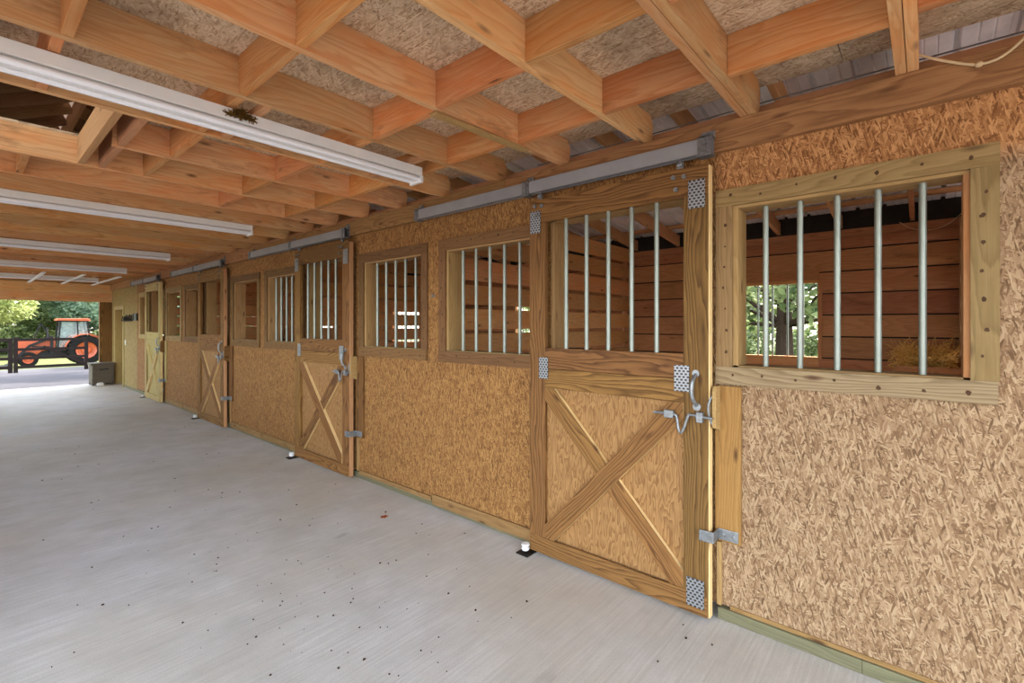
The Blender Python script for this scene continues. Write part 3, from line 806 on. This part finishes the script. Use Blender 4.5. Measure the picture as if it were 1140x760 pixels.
# ------------------------------------------------------------------ roofs
rf=empty('roof',(0,7,3),kind='structure')
SL=.12
def rz(x): return 2.672+(BX-x)*SL   # underside of lean-to rafters
m_all=[]
for i in range(-4,28):
    y=.10+.61*i
    if y>END or y<NEAR: continue
    m=MB(); x0,x1=-.15,BX+.35
    m.beam((x0,y,rz(x0)+.07),(x1,y,rz(x1)+.07),.14,.038); m.build('rafter',RAFT,rf,.002)
m=MB()
for x in (.35,1.28,2.3,3.35,3.95):
    m.box(x-.045,x+.045,NEAR-.2,END+.2,rz(x)+.145,rz(x)+.183,ax=1)
m.build('purlins',RAFT,rf)
def corrug(m,x0,z0,x1,z1,y0,y1):
    y=y0; prof=[]
    while y<y1:
        for dy,dz in ((0,0),(.010,.032),(.03,.032),(.040,0),(.092,0),(.098,.006),(.104,0),(.154,0),(.160,.006),(.166,0),(.228,0)):
            prof.append((y+dy,dz))
        y+=.229
    for i in range(len(prof)-1):
        (ya,za),(yb,zb)=prof[i],prof[i+1]
        m.quad([(x0,ya,z0+za),(x1,ya,z1+za),(x1,yb,z1+zb),(x0,yb,z0+zb)],[(0,0)]*4,(0,0))
m=MB(); corrug(m,-.25,rz(-.25)+.184,BX+.45,rz(BX+.45)+.184,NEAR-.3,END+.3); m.build('metal_sheets',ROOFM,rf,fixn=False)
RXc,RZc=-1.84,4.25
e0=rz(.0)+.25
SLG=(RZc-e0)/(1.84)
for sgn in (1,-1):
    for i in range(-4,28):
        y=.30+.5*i
        if y>END or y<NEAR: continue
        m=MB(); xe=RXc+sgn*2.15; ze=RZc-SLG*2.15
        m.beam((RXc+sgn*.03,y,RZc-.02),(xe,y,ze),.14,.038); m.build('loft_rafter',LOFT,rf)
    m=MB()
    # plank decking over the loft rafters, a vent gap left at the ridge
    d=.09
    while d<2.1:
        a=d; b=min(d+.20,2.15)
        pa=Vector((RXc+sgn*a,0,RZc-SLG*a+.075)); pb=Vector((RXc+sgn*b,0,RZc-SLG*b+.075))
        nx=Vector((sgn*SLG,0,1)).normalized()*.02
        for P,Q in (((pa,pb),(pa+nx,pb+nx)),):
            p1,p2=P; q1,q2=Q
            Y0,Y1=NEAR-.2,END+.2
            vs=[p1,p2,q2,q1]
            m.prism([(v.x,v.z) for v in vs],Y0,Y1)
        d+=.205
    m.build('roof_decking',LOFT,rf)
m=MB(); m.box(RXc-.019,RXc+.019,NEAR,END,RZc-.20,RZc+.0,ax=1); m.build('ridge_board',RAFT,rf)
m=MB()
# metal ridge cap carried above the vent gap
m.prism([(RXc-.25,RZc+.08),(RXc,RZc+.2),(RXc+.25,RZc+.08),(RXc+.25,RZc+.085),(RXc,RZc+.206),(RXc-.25,RZc+.085)],NEAR-.2,END+.2); m.build('ridge_cap',ROOFM,rf)
# knee wall closing the step between lean-to roof and loft roof
# ------------------------------------------------------------------ light fixtures
LY=[2.70,5.66,8.84,11.80,14.75]
LLB=['longest-looking white fluorescent strip light under the joists, nearest the camera','second white fluorescent strip light from the camera under the joists','third white fluorescent strip light from the camera, middle of the five','fourth white fluorescent strip light, in front of the white cross slats','farthest white fluorescent strip light by the end header, crossed by white slats']
def light(y,lab):
    x1=-.63; x0=x1-2.44
    o=empty('strip_light',((x0+x1)/2,y,2.70),lab,'light fixture','fluorescent strip lights')
    m=MB(); m.box(x0,x1,y-.055,y+.055,2.64,2.70,ax=0); m.build('housing',WHITE,o,.003)
    m=MB(); m.prism([(y-.03,2.64),(y-.012,2.612),(y+.012,2.612),(y+.03,2.64)],x0+.01,x1-.01,axis='X'); m.build('reflector',WHITE,o)
    for s in (-1,1):
        m=MB(); m.cyl((x0+.02,y+s*.045,2.618),(x1-.02,y+s*.045,2.618),.0165,n=14); m.build('tube',TUBE,o,smooth=True)
    ja=max(j for j in JY if j<y-.05); jb=min(j for j in JY if j>y+.05)
    for x in (x0+.35,x0+1.35,x1-.1):
        m=MB(); m.box(x-.02,x+.02,ja+.019,jb-.019,2.699,2.735,ax=1); m.build('mounting_cleat',RAFT,o)
    for x in (x0+.012,x1-.012):
        m=MB(); m.box(x-.011,x+.011,y-.066,y+.066,2.592,2.642); m.build('tube_holder',WHITE,o,.003)
    return o
for y,lab in zip(LY,LLB): light(y,lab)
for i,x in enumerate((-1.73,-1.17,-.62)):
    m=MB(); m.box(x-.025,x+.025,12.4,15.6,2.572,2.591,ax=1)
    set_id(m.build('ceiling_slat',WHITE,None,origin=(x,14,2.583)),['white slat under the far lights, leftmost of three','white slat under the far lights, middle of three','white slat under the far lights, rightmost of three'][i],'slat','slats under the far lights')
# nest on the first light
m=MB()
for i in range(160):
    a=R.uniform(0,2*PI); rr=R.uniform(0,.045); p=Vector((-1.80+rr*1.5*math.cos(a),2.635+rr*.3*math.sin(a),2.66+R.uniform(0,.05)*(1-rr/.05)))
    d=Vector((R.uniform(-1,1),R.uniform(-1,1),R.uniform(-.5,.5))).normalized()*.022
    m.cyl(p-d,p+d,.0022,n=4,cap=False)
set_id(m.build('wasp_nest_debris',plain('nest_twigs',(.38,.28,.12),.9,0,.1,.4,80),None,origin=(-1.8,2.64,2.68)),'small brown twiggy nest stuck on the side of the nearest strip light','nest')
# scab board under joist near the first light end
m=MB(); m.beam((-1.15,1.905,2.688),(-.42,1.882,2.692),.05,.014,up=(0,1,0))
set_id(m.build('scab_board',JAMB,None,.002,origin=(-.8,1.89,2.69)),'thin pale board nailed under a joist beside the nearest strip light end','board')

# ------------------------------------------------------------------ wires
def curve_tube(name,pts,r,mat,label,cat,extra=None):
    m=MB(); P=[]
    V=[Vector(p) for p in pts]; V=[V[0]*2-V[1]]+V+[V[-1]*2-V[-2]]
    for i in range(1,len(V)-2):
        for t in range(6):
            t/=6; a,b,c,d=V[i-1:i+3]
            P.append(.5*((2*b)+(c-a)*t+(2*a-5*b+4*c-d)*t*t+(3*b-a-3*c+d)*t*t*t))
    P.append(V[-2]); m.tube(P,r,8)
    if extra: extra(m)
    o=m.build(name,mat,None,smooth=True,origin=tuple(V[1])); set_id(o,label,cat); return o
CABLE=plain('cream_cable',(.78,.68,.52),.5,0,.3,.1)
GREYC=plain('grey_cable',(.42,.40,.38),.5,0,.3,.1)
curve_tube('knotted_cable',[(-.06,.09,2.80),(-.06,.035,2.765),(-.06,-.03,2.72),(-.06,-.105,2.675),(-.06,-.163,2.650),(-.06,-.22,2.655),(-.06,-.27,2.69),(-.06,-.31,2.74),(-.06,-.36,2.84)],.0055,CABLE,'cream cable with a knot looping in front of the header beam at upper right','cable',
  lambda m: m.lathe([(-.012,.001),(-.010,.009),(0,.012),(.010,.009),(.012,.001)],(-.06,-.163,2.650),(0,1,0),10))
curve_tube('thin_cable',[(.10,2.2,2.80),(.10,1.2,2.80),(.10,.5,2.805),(.10,-.2,2.80),(.10,-1.2,2.80)],.004,GREYC,'thin grey cable strung along above the header beam at upper right','cable')
curve_tube('back_wall_wire',[(3.60,.20,2.66),(3.58,.1,2.58),(3.58,-.05,2.55),(3.6,-.18,2.60),(3.62,-.28,2.70)],.004,CABLE,'pale sagging wire across the top of the back wall seen through the nearest window','wire')
# eye bolt between the two windows
m=MB(); m.lathe([(-.004,.012),(0,.016),(.004,.012),(0,.008),(-.004,.012)],(-.02,3.277,1.86),(0,1,0),12); m.cyl((0,3.277,1.86),(-.008,3.277,1.86),.012,n=8)
set_id(m.build('wall_hook',GALV,None,smooth=True,origin=(0,3.277,1.86)),'small steel eye screw on the OSB post between two barred windows','hook')

# ------------------------------------------------------------------ far end: door 5, letter-like marks built as hooks, switch, chest
o=empty('door_5',(0,16.14,0),kind='structure')
a,b=D5
m=MB(); m.box(-.02,0,a-.09,a,0,2.09,ax=2); m.box(-.02,0,b,b+.09,0,2.09,ax=2); m.box(-.02,0,a,b,2.0,2.09); m.box(0,WALLT,a,a+.02,0,2.0,ax=2); m.box(0,WALLT,b-.02,b,0,2.0,ax=2); m.build('door_casing',PALE,o)
m=MB(); m.box(WALLT,WALLT+.04,a,b,0,2.0,ax=2); m.build('door_slab',BEAM,o)
m=MB(); m.cyl((WALLT,a+.08,1.0),(WALLT-.05,a+.08,1.0),.025); m.build('door_handle',GALV,o)
o=empty('letter_marks',(0,14.85,1.72),'black iron hook shapes standing in for unreadable letter-like marks on the yellow-lit OSB wall between far door and doorway','letter-like marks')
m=MB(); m.box(-.03,0,14.12,14.40,1.70,1.87); m.build('end_plate',BLACKP,o)
m=MB(); m.box(-.018,0,14.40,15.5,1.70,1.725); m.build('rail',BLACKP,o)
for k in range(6):
    y=14.50+.19*k
    m=MB(); h=[.16,.13,.15,.12,.14,.10][k]
    m.tube([(-.012,y,1.71+h),(-.02,y+.005,1.72),(-.05,y+.03,1.695),(-.06,y+.07,1.70),(-.05,y+.11,1.73),(-.03,y+.12,1.77+.01*k%3)],.013); m.build('hook',BLACKP,o,smooth=True)
o=empty('light_switch',(0,15.42,1.12),'small white switch plate on the yellow-lit OSB wall left of the far stall door','light switch')
m=MB(); m.box(-.012,0,15.38,15.46,1.08,1.21); m.build('plate',WHITE,o,.003)
m=MB(); m.box(-.02,-.012,15.41,15.43,1.13,1.16); m.build('toggle',WHITE,o)
GREYW=wood('weathered_grey_wood',(.42,.38,.32),(.30,.27,.22),ring=14,var=.1,stain=.3)
o=empty('storage_chest',(-.3,16.75,0),'weathered grey wooden chest on the concrete by the end post','chest')
m=MB(); m.box(-.50,-.04,16.52,17.02,.04,.53,ax=0); m.build('box_body',GREYW,o,.006)
m=MB(); m.box(-.53,-.01,16.49,17.05,.53,.58,ax=0); m.build('lid',GREYW,o,.006)
for x in (-.47,-.08):
    m=MB(); m.box(x-.02,x+.02,16.505,16.52,.04,.53,ax=2); m.build('corner_batten',GREYW,o)
m=MB(); m.box(-.36,-.16,16.512,16.52,.40,.43); m.build('hand_slot',BLACKP,o)
for x in (-.47,-.07):
    for y in (16.56,16.98):
        m=MB(); m.box(x-.03,x+.03,y-.03,y+.03,0,.04); m.build('foot',GREYW,o)
m=MB(); m.prism([(-.42,0),(-.28,0),(-.28,.05),(-.30,.075),(-.40,.075),(-.42,.05)],16.36,16.46); 
set_id(m.build('salt_block',WHITE,None,.008,origin=(-.35,16.41,0)),'small white block lying on the floor in front of the grey chest','block')

# floor debris
m=MB()
for i in range(420):
    if i<230: x,y=R.gauss(-1.55,.22),R.gauss(1.02,.22)
    elif i<320: x,y=R.gauss(-1.5,.35),R.gauss(2.6,.8)
    else: x,y=R.uniform(-2.4,-.15),R.uniform(.8,9)
    if x>-.12: continue
    s=R.uniform(.0015,.0055)*(1 if i<300 else 1.3); a=R.uniform(0,PI); n=5
    pts=[(x+s*R.uniform(.6,1.5)*math.cos(a+2*PI*k/n),y+s*R.uniform(.6,1.2)*math.sin(a+2*PI*k/n)) for k in range(n)]
    m.prism(pts,0,.002+s*.4,axis='Z')
set_id(m.build('dirt_crumbs',plain('dirt',(.25,.18,.12),.9,0,.1,.4,50),None),'dark crumbs of dirt and chaff scattered on the pale concrete','dirt',kind='stuff')
m=MB()
c=Vector((-.42,3.42,.001)); pts=[]
for k in range(10):
    a=2*PI*k/10; rr=.03*(1 if k%2 else .6); pts.append((c.x+rr*math.cos(a)*1.3,c.y+rr*math.sin(a)))
m.prism(pts,0,.003,axis='Z'); set_id(m.build('fallen_leaf',plain('dry_leaf',(.56,.28,.16),.8,0,.1,.2),None,origin=tuple(c)),'small reddish dry leaf on the concrete between the two nearest doors','leaf')

# ------------------------------------------------------------------ fence and gate
FY=27.0; FG=gz(FY)
def fencepost(m,x,h=1.36,w=.13): m.box(x-w/2,x+w/2,FY-.06,FY+.06,FG-.02,FG+h,ax=2)
def Xpx(px,s): # X of a picture column at distance s along the aisle
    c,sn,f=math.cos(math.radians(49.07)),math.sin(math.radians(49.07)),530.6
    return s*((px-570)*c+f*sn)/(-(px-570)*sn+f*c)-2.73
RZ=[1.00,.62,.27,-.08]
o=empty('board_fence',(-4,FY,FG),'dark brown board fence left of the gate beyond the barn end','fence')
m=MB(); fencepost(m,Xpx(11.5,FY)); m.build('fence_post',FENCEW,o)
for k in (1,2,3,4):
    m=MB(); fencepost(m,Xpx(11.5,FY)-2.4*k); m.build('fence_post',FENCEW,o)
for z in RZ:
    m=MB(); m.box(Xpx(11.5,FY)-10,Xpx(11.5,FY),FY-.085,FY-.06,z-.06,z+.06,ax=0); m.build('fence_board',FENCEW,o)
g0,g1=Xpx(17.5,FY),Xpx(96,FY)
o=empty('farm_gate',((g0+g1)/2,FY,FG),'dark brown wooden farm gate with a diagonal brace, in front of the tractor','gate')
for x in (g0,g1):
    m=MB(); fencepost(m,x,1.40 if x==g0 else 1.28,.12); m.build('gate_upright',FENCEW,o)
for z in RZ:
    m=MB(); m.box(g0,g1,FY-.085,FY-.06,z-.055,z+.055,ax=0); m.build('gate_rail',FENCEW,o)
m=MB(); m.beam((Xpx(48,FY),FY-.1,.72),(g1,FY-.1,-.08),.10,.03); m.build('gate_brace',FENCEW,o)

# ------------------------------------------------------------------ tractor
TY=34.0; TG=gz(TY)
t=empty('tractor',(.4,TY,TG),'orange compact tractor with cab and front loader parked behind the gate','tractor')
def wheel(name,cx,cy,r,w,rimr,lug):
    m=MB(); m.lathe([(-w/2,rimr),(-w/2,r*.86),(-w*.42,r*.95),(w*.42,r*.95),(w/2,r*.86),(w/2,rimr)],(cx,cy,TG+r),(0,1,0),36)
    n=22 if lug else 18
    for k in range(n):
        a=2*PI*k/n
        for s in (-1,1):
            a2=a+(.5*2*PI/n if s>0 else 0)
            p=Vector((cx+math.cos(a2)*r*.965,cy+s*w*.05,TG+r+math.sin(a2)*r*.965)); a3=a2-.16
            q=Vector((cx+math.cos(a3)*r*.95,cy+s*w*.5,TG+r+math.sin(a3)*r*.95))
            m.beam(p,q,r*.09,r*.07,up=(math.cos(a2),0,math.sin(a2)))
    o=m.build(name,RUBBER,t)
    m=MB(); m.lathe([(-w*.40,.0),(-w*.40,rimr*.4),(-w*.22,rimr*.55),(-w*.28,rimr*.85),(-w*.5,rimr*1.02),(-w*.5,rimr*1.08),(w*.5,rimr*1.08),(w*.5,rimr),(w*.2,rimr*.8),(w*.2,0)],(cx,cy,TG+r),(0,1,0),28); m.build('rim',ORANGE,o,smooth=True)
rx=Xpx(93.5,TY); fx=Xpx(30,TY)
for s in (-1,1):
    wheel('rear_wheel',rx,TY+s*.62,.76,.38,.42,True); wheel('front_wheel',fx,TY+s*.58,.37,.24,.19,True)
X62=Xpx(61,TY); X98=Xpx(98,TY)
m=MB(); m.prism([(fx-.42,TG+.55),(fx-.40,TG+1.22),(fx-.25,TG+1.33),(X62,TG+1.42),(X62,TG+.85),(fx+.5,TG+.75),(fx+.3,TG+.55)],TY-.32,TY+.32); m.build('hood',ORANGE,t,.03)
m=MB(); m.box(fx-.43,fx-.42,TY-.24,TY+.24,TG+.65,TG+1.15); m.build('grille',BLACKP,t)
m=MB(); m.box(fx-.3,rx+.35,TY-.2,TY+.2,TG+.45,TG+.80); m.box(fx-.06,fx+.06,TY-.55,TY+.55,TG+.32,TG+.42); m.cyl((rx,TY-.5,TG+.76),(rx,TY+.5,TG+.76),.1); m.build('chassis',BLACKP,t)
for s in (-1,1):
    m=MB(); P=[]
    for k in range(9):
        a=PI*.98-PI*.82*k/8; P.append((rx+math.cos(a)*.86,TG+.76+math.sin(a)*.86))
    Q=[(rx+(x-rx)*.95,TG+.76+(z-TG-.76)*.95) for x,z in reversed(P)]
    y0=TY+s*.62; 
    for i in range(8):
        m.prism([P[i],P[i+1],Q[8-i-1],Q[8-i]],y0-.2,y0+.2)
    m.build('fender',ORANGE,t)
cz0,cz1=TG+1.05,TG+2.28
for s in (-1,1):
    m=MB(); y=TY+s*.55
    m.beam((X62+.05,y,TG+.75),(X62+.16,y,cz1),.07,.06,up=(1,0,0)); m.beam((X62+.85,y,cz0),(X62+.80,y,cz1),.06,.05,up=(1,0,0)); m.beam((X98-.02,y,TG+1.4),(X98-.10,y,cz1),.07,.06,up=(1,0,0))
    m.beam((X62+.05,y,TG+.8),(X62+.8,y,TG+.8),.06,.05)
    m.beam((X62+.1,y,cz1),(X98-.1,y,cz1),.07,.05)
    m.build('cab_frame',BLACKP,t)
for s in (-1,1):
    m=MB(); m.prism([(X62+.09,TG+.85),(X62+.17,cz1-.03),(X98-.12,cz1-.03),(X98-.06,TG+1.45),(X62+.85,TG+1.05)],TY+s*.53,TY+s*.54)
    m.build('cab_glass',GLASS,t)
m=MB(); m.prism([(X62+.02,cz1+.02),(X62+.06,cz1+.12),(X98-.1,cz1+.14),(X98-.0,cz1+.09),(X98+.02,cz1)],TY-.66,TY+.66); m.build('cab_roof',ORANGE,t,.02)
m=MB(); m.box(X62+.62,X62+1.0,TY-.2,TY+.2,TG+.95,TG+1.08); m.box(X62+.95,X62+1.05,TY-.2,TY+.2,TG+1.05,TG+1.55); m.build('seat',BLACKP,t,.02)
m=MB(); m.lathe([(-.01,.16),(.01,.18),(.03,.16),(.01,.15),(-.01,.16)],(X62+.42,TY,TG+1.42),(-.5,0,.8),20); m.cyl((X62+.2,TY,TG+1.15),(X62+.42,TY,TG+1.42),.02); m.build('steering_wheel',BLACKP,t,smooth=True)
for s in (-1,1):
    y=TY+s*.42
    m=MB(); m.beam((X62-.15,y,TG+.6),(X62-.15,y,TG+1.5),.12,.08,up=(1,0,0)); m.beam((X62-.15,y,TG+1.45),(fx+.1,y,TG+1.05),.12,.07); m.beam((fx+.1,y,TG+1.08),(fx-.55,y,TG+.25),.12,.07); m.beam((X62-.12,y,TG+.95),(fx+.15,y,TG+1.0),.07,.05)
    m.build('loader_arm',BLACKP,t)
m=MB(); m.prism([(fx-.5,TG+.5),(fx-.58,TG+.12),(fx-.75,TG+.03),(fx-1.15,TG+.02),(fx-1.15,TG+.06),(fx-.76,TG+.08),(fx-.63,TG+.16),(fx-.55,TG+.5)],TY-.8,TY+.8); m.build('loader_bucket',BLACKP,t)
m=MB(); m.cyl((X62-.3,TY-.3,TG+1.35),(X62-.3,TY-.3,TG+1.95),.03); m.build('exhaust_pipe',BLACKP,t)
m=MB(); m.beam((X62-.75,TY+.2,TG+1.42),(X62-.5,TY+.2,TG+2.15),.05,.05); m.beam((X62-.5,TY+.2,TG+2.15),(X62-.15,TY+.2,TG+1.45),.05,.05); m.build('brush_guard',BLACKP,t)

# ------------------------------------------------------------------ trees
def tree_mesh(kind,h,rad,seed,nleaf,leaf,trunk_r):
    zl=.05 if kind=='g' else .22
    r=random.Random(seed); m=MB()
    pts=[(0,0,-.3)]; x=y=0
    for k in range(1,7): x+=r.uniform(-.12,.12); y+=r.uniform(-.12,.12); pts.append((x,y,h*.78*k/6))
    m.tube(pts,[trunk_r*(1.3-.17*k) for k in range(7)],8,m=0)
    cl=[]
    for k in range(26):
        a=r.uniform(0,2*PI); z=h*r.uniform(zl,.97); t=(z/h-zl)/(.97-zl); R0=rad*math.sin(PI*min(max(t,.04)*.8+(.18 if zl>.1 else .35),.97))
        rr=R0*math.sqrt(r.uniform(.15,1)); c=Vector((math.cos(a)*rr+x*.5,math.sin(a)*rr+y*.5,z)); cl.append((c,rad*r.uniform(.24,.44)))
        b=Vector((x*.4,y*.4,max(h*.2,z-rr*.8)))
        m.tube([b,(b+c)/2+Vector((0,0,-.1)),c],[trunk_r*.32,trunk_r*.2,trunk_r*.08],5,m=0)
    for i in range(nleaf):
        c,cr=cl[r.randrange(len(cl))]
        d=Vector((r.gauss(0,1),r.gauss(0,1),r.gauss(0,1))).normalized()*cr*r.uniform(.35,1.0)**.6; d.z*=.72
        p=c+d; a=Vector((r.gauss(0,1),r.gauss(0,1),r.gauss(0,.6))).normalized(); b=a.cross(Vector((r.gauss(0,1),r.gauss(0,1),r.gauss(0,1)))).normalized()
        s=leaf*r.uniform(.6,1.3)
        m.quad([p-a*s,p+b*s*.5,p+a*s,p-b*s*.5],[(0,0)]*4,(r.random(),r.random()),1)
    return m
TM={}
def tree(kind,x,y,h,rad,label,mat,seed,nleaf=9000,leaf=.11,rot=0,tr=.16,z=None,group='trees beyond the barn'):
    key=(kind,)
    if key not in TM:
        m=tree_mesh(kind,h,rad,seed,nleaf,leaf,tr)
        tmp=m.build('foliage',[BARK,mat],None,fixn=False); me=tmp.data; bpy.data.objects.remove(tmp)
        # split trunk and crown
        bmT=bmesh.new(); bmT.from_mesh(me); bmesh.ops.delete(bmT,geom=[f for f in bmT.faces if f.material_index==1],context='FACES'); mt=bpy.data.meshes.new('trunk'); bmT.to_mesh(mt); bmT.free(); mt.materials.append(BARK)
        bmT=bmesh.new(); bmT.from_mesh(me); bmesh.ops.delete(bmT,geom=[f for f in bmT.faces if f.material_index==0],context='FACES'); mc=bpy.data.meshes.new('crown'); bmT.to_mesh(mc); bmT.free()
        for nm in (mc,): 
            nm.materials.clear(); nm.materials.append(mat)
            for p in nm.polygons: p.material_index=0
        TM[key]=(mt,mc,h)
    mt,mc,h0=TM[key]
    o=empty('tree',(x,y,gz(y) if z is None else z),label,'tree',group); o.rotation_euler.z=rot; o.scale=(h/h0,)*3
    for nm,me in (('trunk',mt),('crown',mc)):
        c=bpy.data.objects.new(nm,me); COL.objects.link(c); c.parent=o
    return o
def tx(px,s): return Xpx(px,s)
# behind the tractor (seen through the barn end)
tree('a',-4.6,44,8,4.6,'large bright green tree left of the tractor, beyond the fence',LEAFA,1,26000,.15)
tree('b',5.2,47,8.5,4.2,'pale green tree directly behind the tractor roof',LEAFC,4,22000,.15)
tree('a',-.5,55,9.5,5,'bright tree standing farther back behind the tractor cab',LEAFA,1,rot=2)
tree('c',11.5,57,11,4.6,'darker blue-green tree right of the tractor beside the end post',LEAFC,5,22000,.15)
for i,(x,s,h,q) in enumerate(((-8.5,70,13,'leftmost'),(6,72,14,'middle one'),(20,74,14,'rightmost'))):
    tree('d',x,s,h,6.5,'deep green background tree, %s of the back row beyond the tractor'%q,LEAFB,9,24000,.2,rot=i*1.3,group='back row of trees')
# shade trees right of the gravel; unseen left ones added to dim the barn end
tree('e',4.6,21.3,8.5,3.6,'shade tree beside the gravel yard right of the barn end',LEAFB,12,3000,.26,z=-.1)
tree('e',-8.2,22,12,3.6,'unseen tree added left of the gravel yard to shade the barn end',LEAFB,12,rot=4,z=-.1)
tree('e',-12,12,9,3.6,'unseen tree added left of the barn to hold back skylight',LEAFB,12,rot=5,z=-.1)
tree('e',7.4,28.6,9,3.6,'second shade tree right of the gravel yard',LEAFB,12,rot=2,z=-.3)
# behind the back windows
tree('f',12.3,2.95,8,3.4,'dark-trunked tree framed by the bars of the back stall window',LEAFB,21,18000,.12,rot=.5,tr=.2,z=-.05,group='trees behind the stalls')
tree('a',24,9,9,4.6,'bright tree behind the stalls seen beside the dark trunk',LEAFA,1,rot=.6,z=-.05,group='trees behind the stalls')
tree('a',25,21,9,4.6,'bright tree behind the farther stalls',LEAFA,1,rot=3.6,z=-.05,group='trees behind the stalls')
tree('c',37,15,13,5.4,'tall blue-green tree far behind the stalls',LEAFC,5,rot=.4,z=-.05,group='trees behind the stalls')
tree('d',40,-1,14,6.5,'deep green tree far behind the nearest stall, rightmost',LEAFB,9,rot=2,z=-.05,group='trees behind the stalls')

for k,(x,y,q) in enumerate(((-9.5,50,'leftmost'),(-4.2,50.5,'second from left'),(1.2,50.5,'middle'),(6.8,52,'second from right'),(13,54,'rightmost'))):
    o=tree('g',x,y,3.4,2.9,'low leafy shrub behind the tractor, %s of five'%q,LEAFB,31,12000,.13,rot=k*1.3,tr=.07,group='shrubs beyond the tractor'); o.name='shrub'; o['category']='shrub'
for k,(x,y,q) in enumerate(((18,1.6,'rightmost'),(19,6.4,'second from right'),(20,15,'second from left'),(22,25,'leftmost'))):
    o=tree('g',x,y,3.0,2.6,'low leafy shrub outside the back stall windows, %s of four'%q,LEAFB,31,rot=k*1.7+.4,z=-.05,group='shrubs behind the stalls'); o.name='shrub'; o['category']='shrub'

# ------------------------------------------------------------------ light and sky
w=bpy.data.worlds.new('sky'); S.world=w; w.use_nodes=True; nt=w.node_tree
sky=nt.nodes.new('ShaderNodeTexSky'); sky.sky_type='NISHITA'; sky.sun_disc=False; sky.sun_elevation=math.radians(48); sky.sun_rotation=math.radians(70); sky.air_density=1; sky.dust_density=2.5; sky.ozone_density=1
bg=nt.nodes['Background']; hs=nt.nodes.new('ShaderNodeHueSaturation'); hs.inputs['Saturation'].default_value=.45; nt.links.new(sky.outputs[0],hs.inputs['Color']); nt.links.new(hs.outputs[0],bg.inputs[0]); bg.inputs[1].default_value=.42
sun=bpy.data.lights.new('sun','SUN'); sun.energy=2.8; sun.angle=math.radians(1.2); sun.color=(1,.95,.86)
so=bpy.data.objects.new('sun',sun); COL.objects.link(so)
d=Vector((-.62,-.02,-.85)); so.rotation_euler=d.to_track_quat('-Z','Y').to_euler()

# ------------------------------------------------------------------ camera
cam=bpy.data.cameras.new('camera'); co=bpy.data.objects.new('camera',cam); COL.objects.link(co)
co.location=(-2.73,0,1.608); co.rotation_euler=(PI/2,0,-math.radians(49.07))
cam.sensor_width=36; cam.lens=36*530.6/1140; cam.shift_y=-19/1140; cam.clip_start=.02; cam.clip_end=400
S.camera=co
S.view_settings.view_transform='Standard'; S.view_settings.look='None'; S.view_settings.gamma=1; S.view_settings.use_curve_mapping=False
S.view_settings.exposure=2.2
S.cycles.max_bounces=10; S.cycles.diffuse_bounces=6; S.cycles.transparent_max_bounces=12
try: S.cycles.use_denoising=True
except Exception: pass
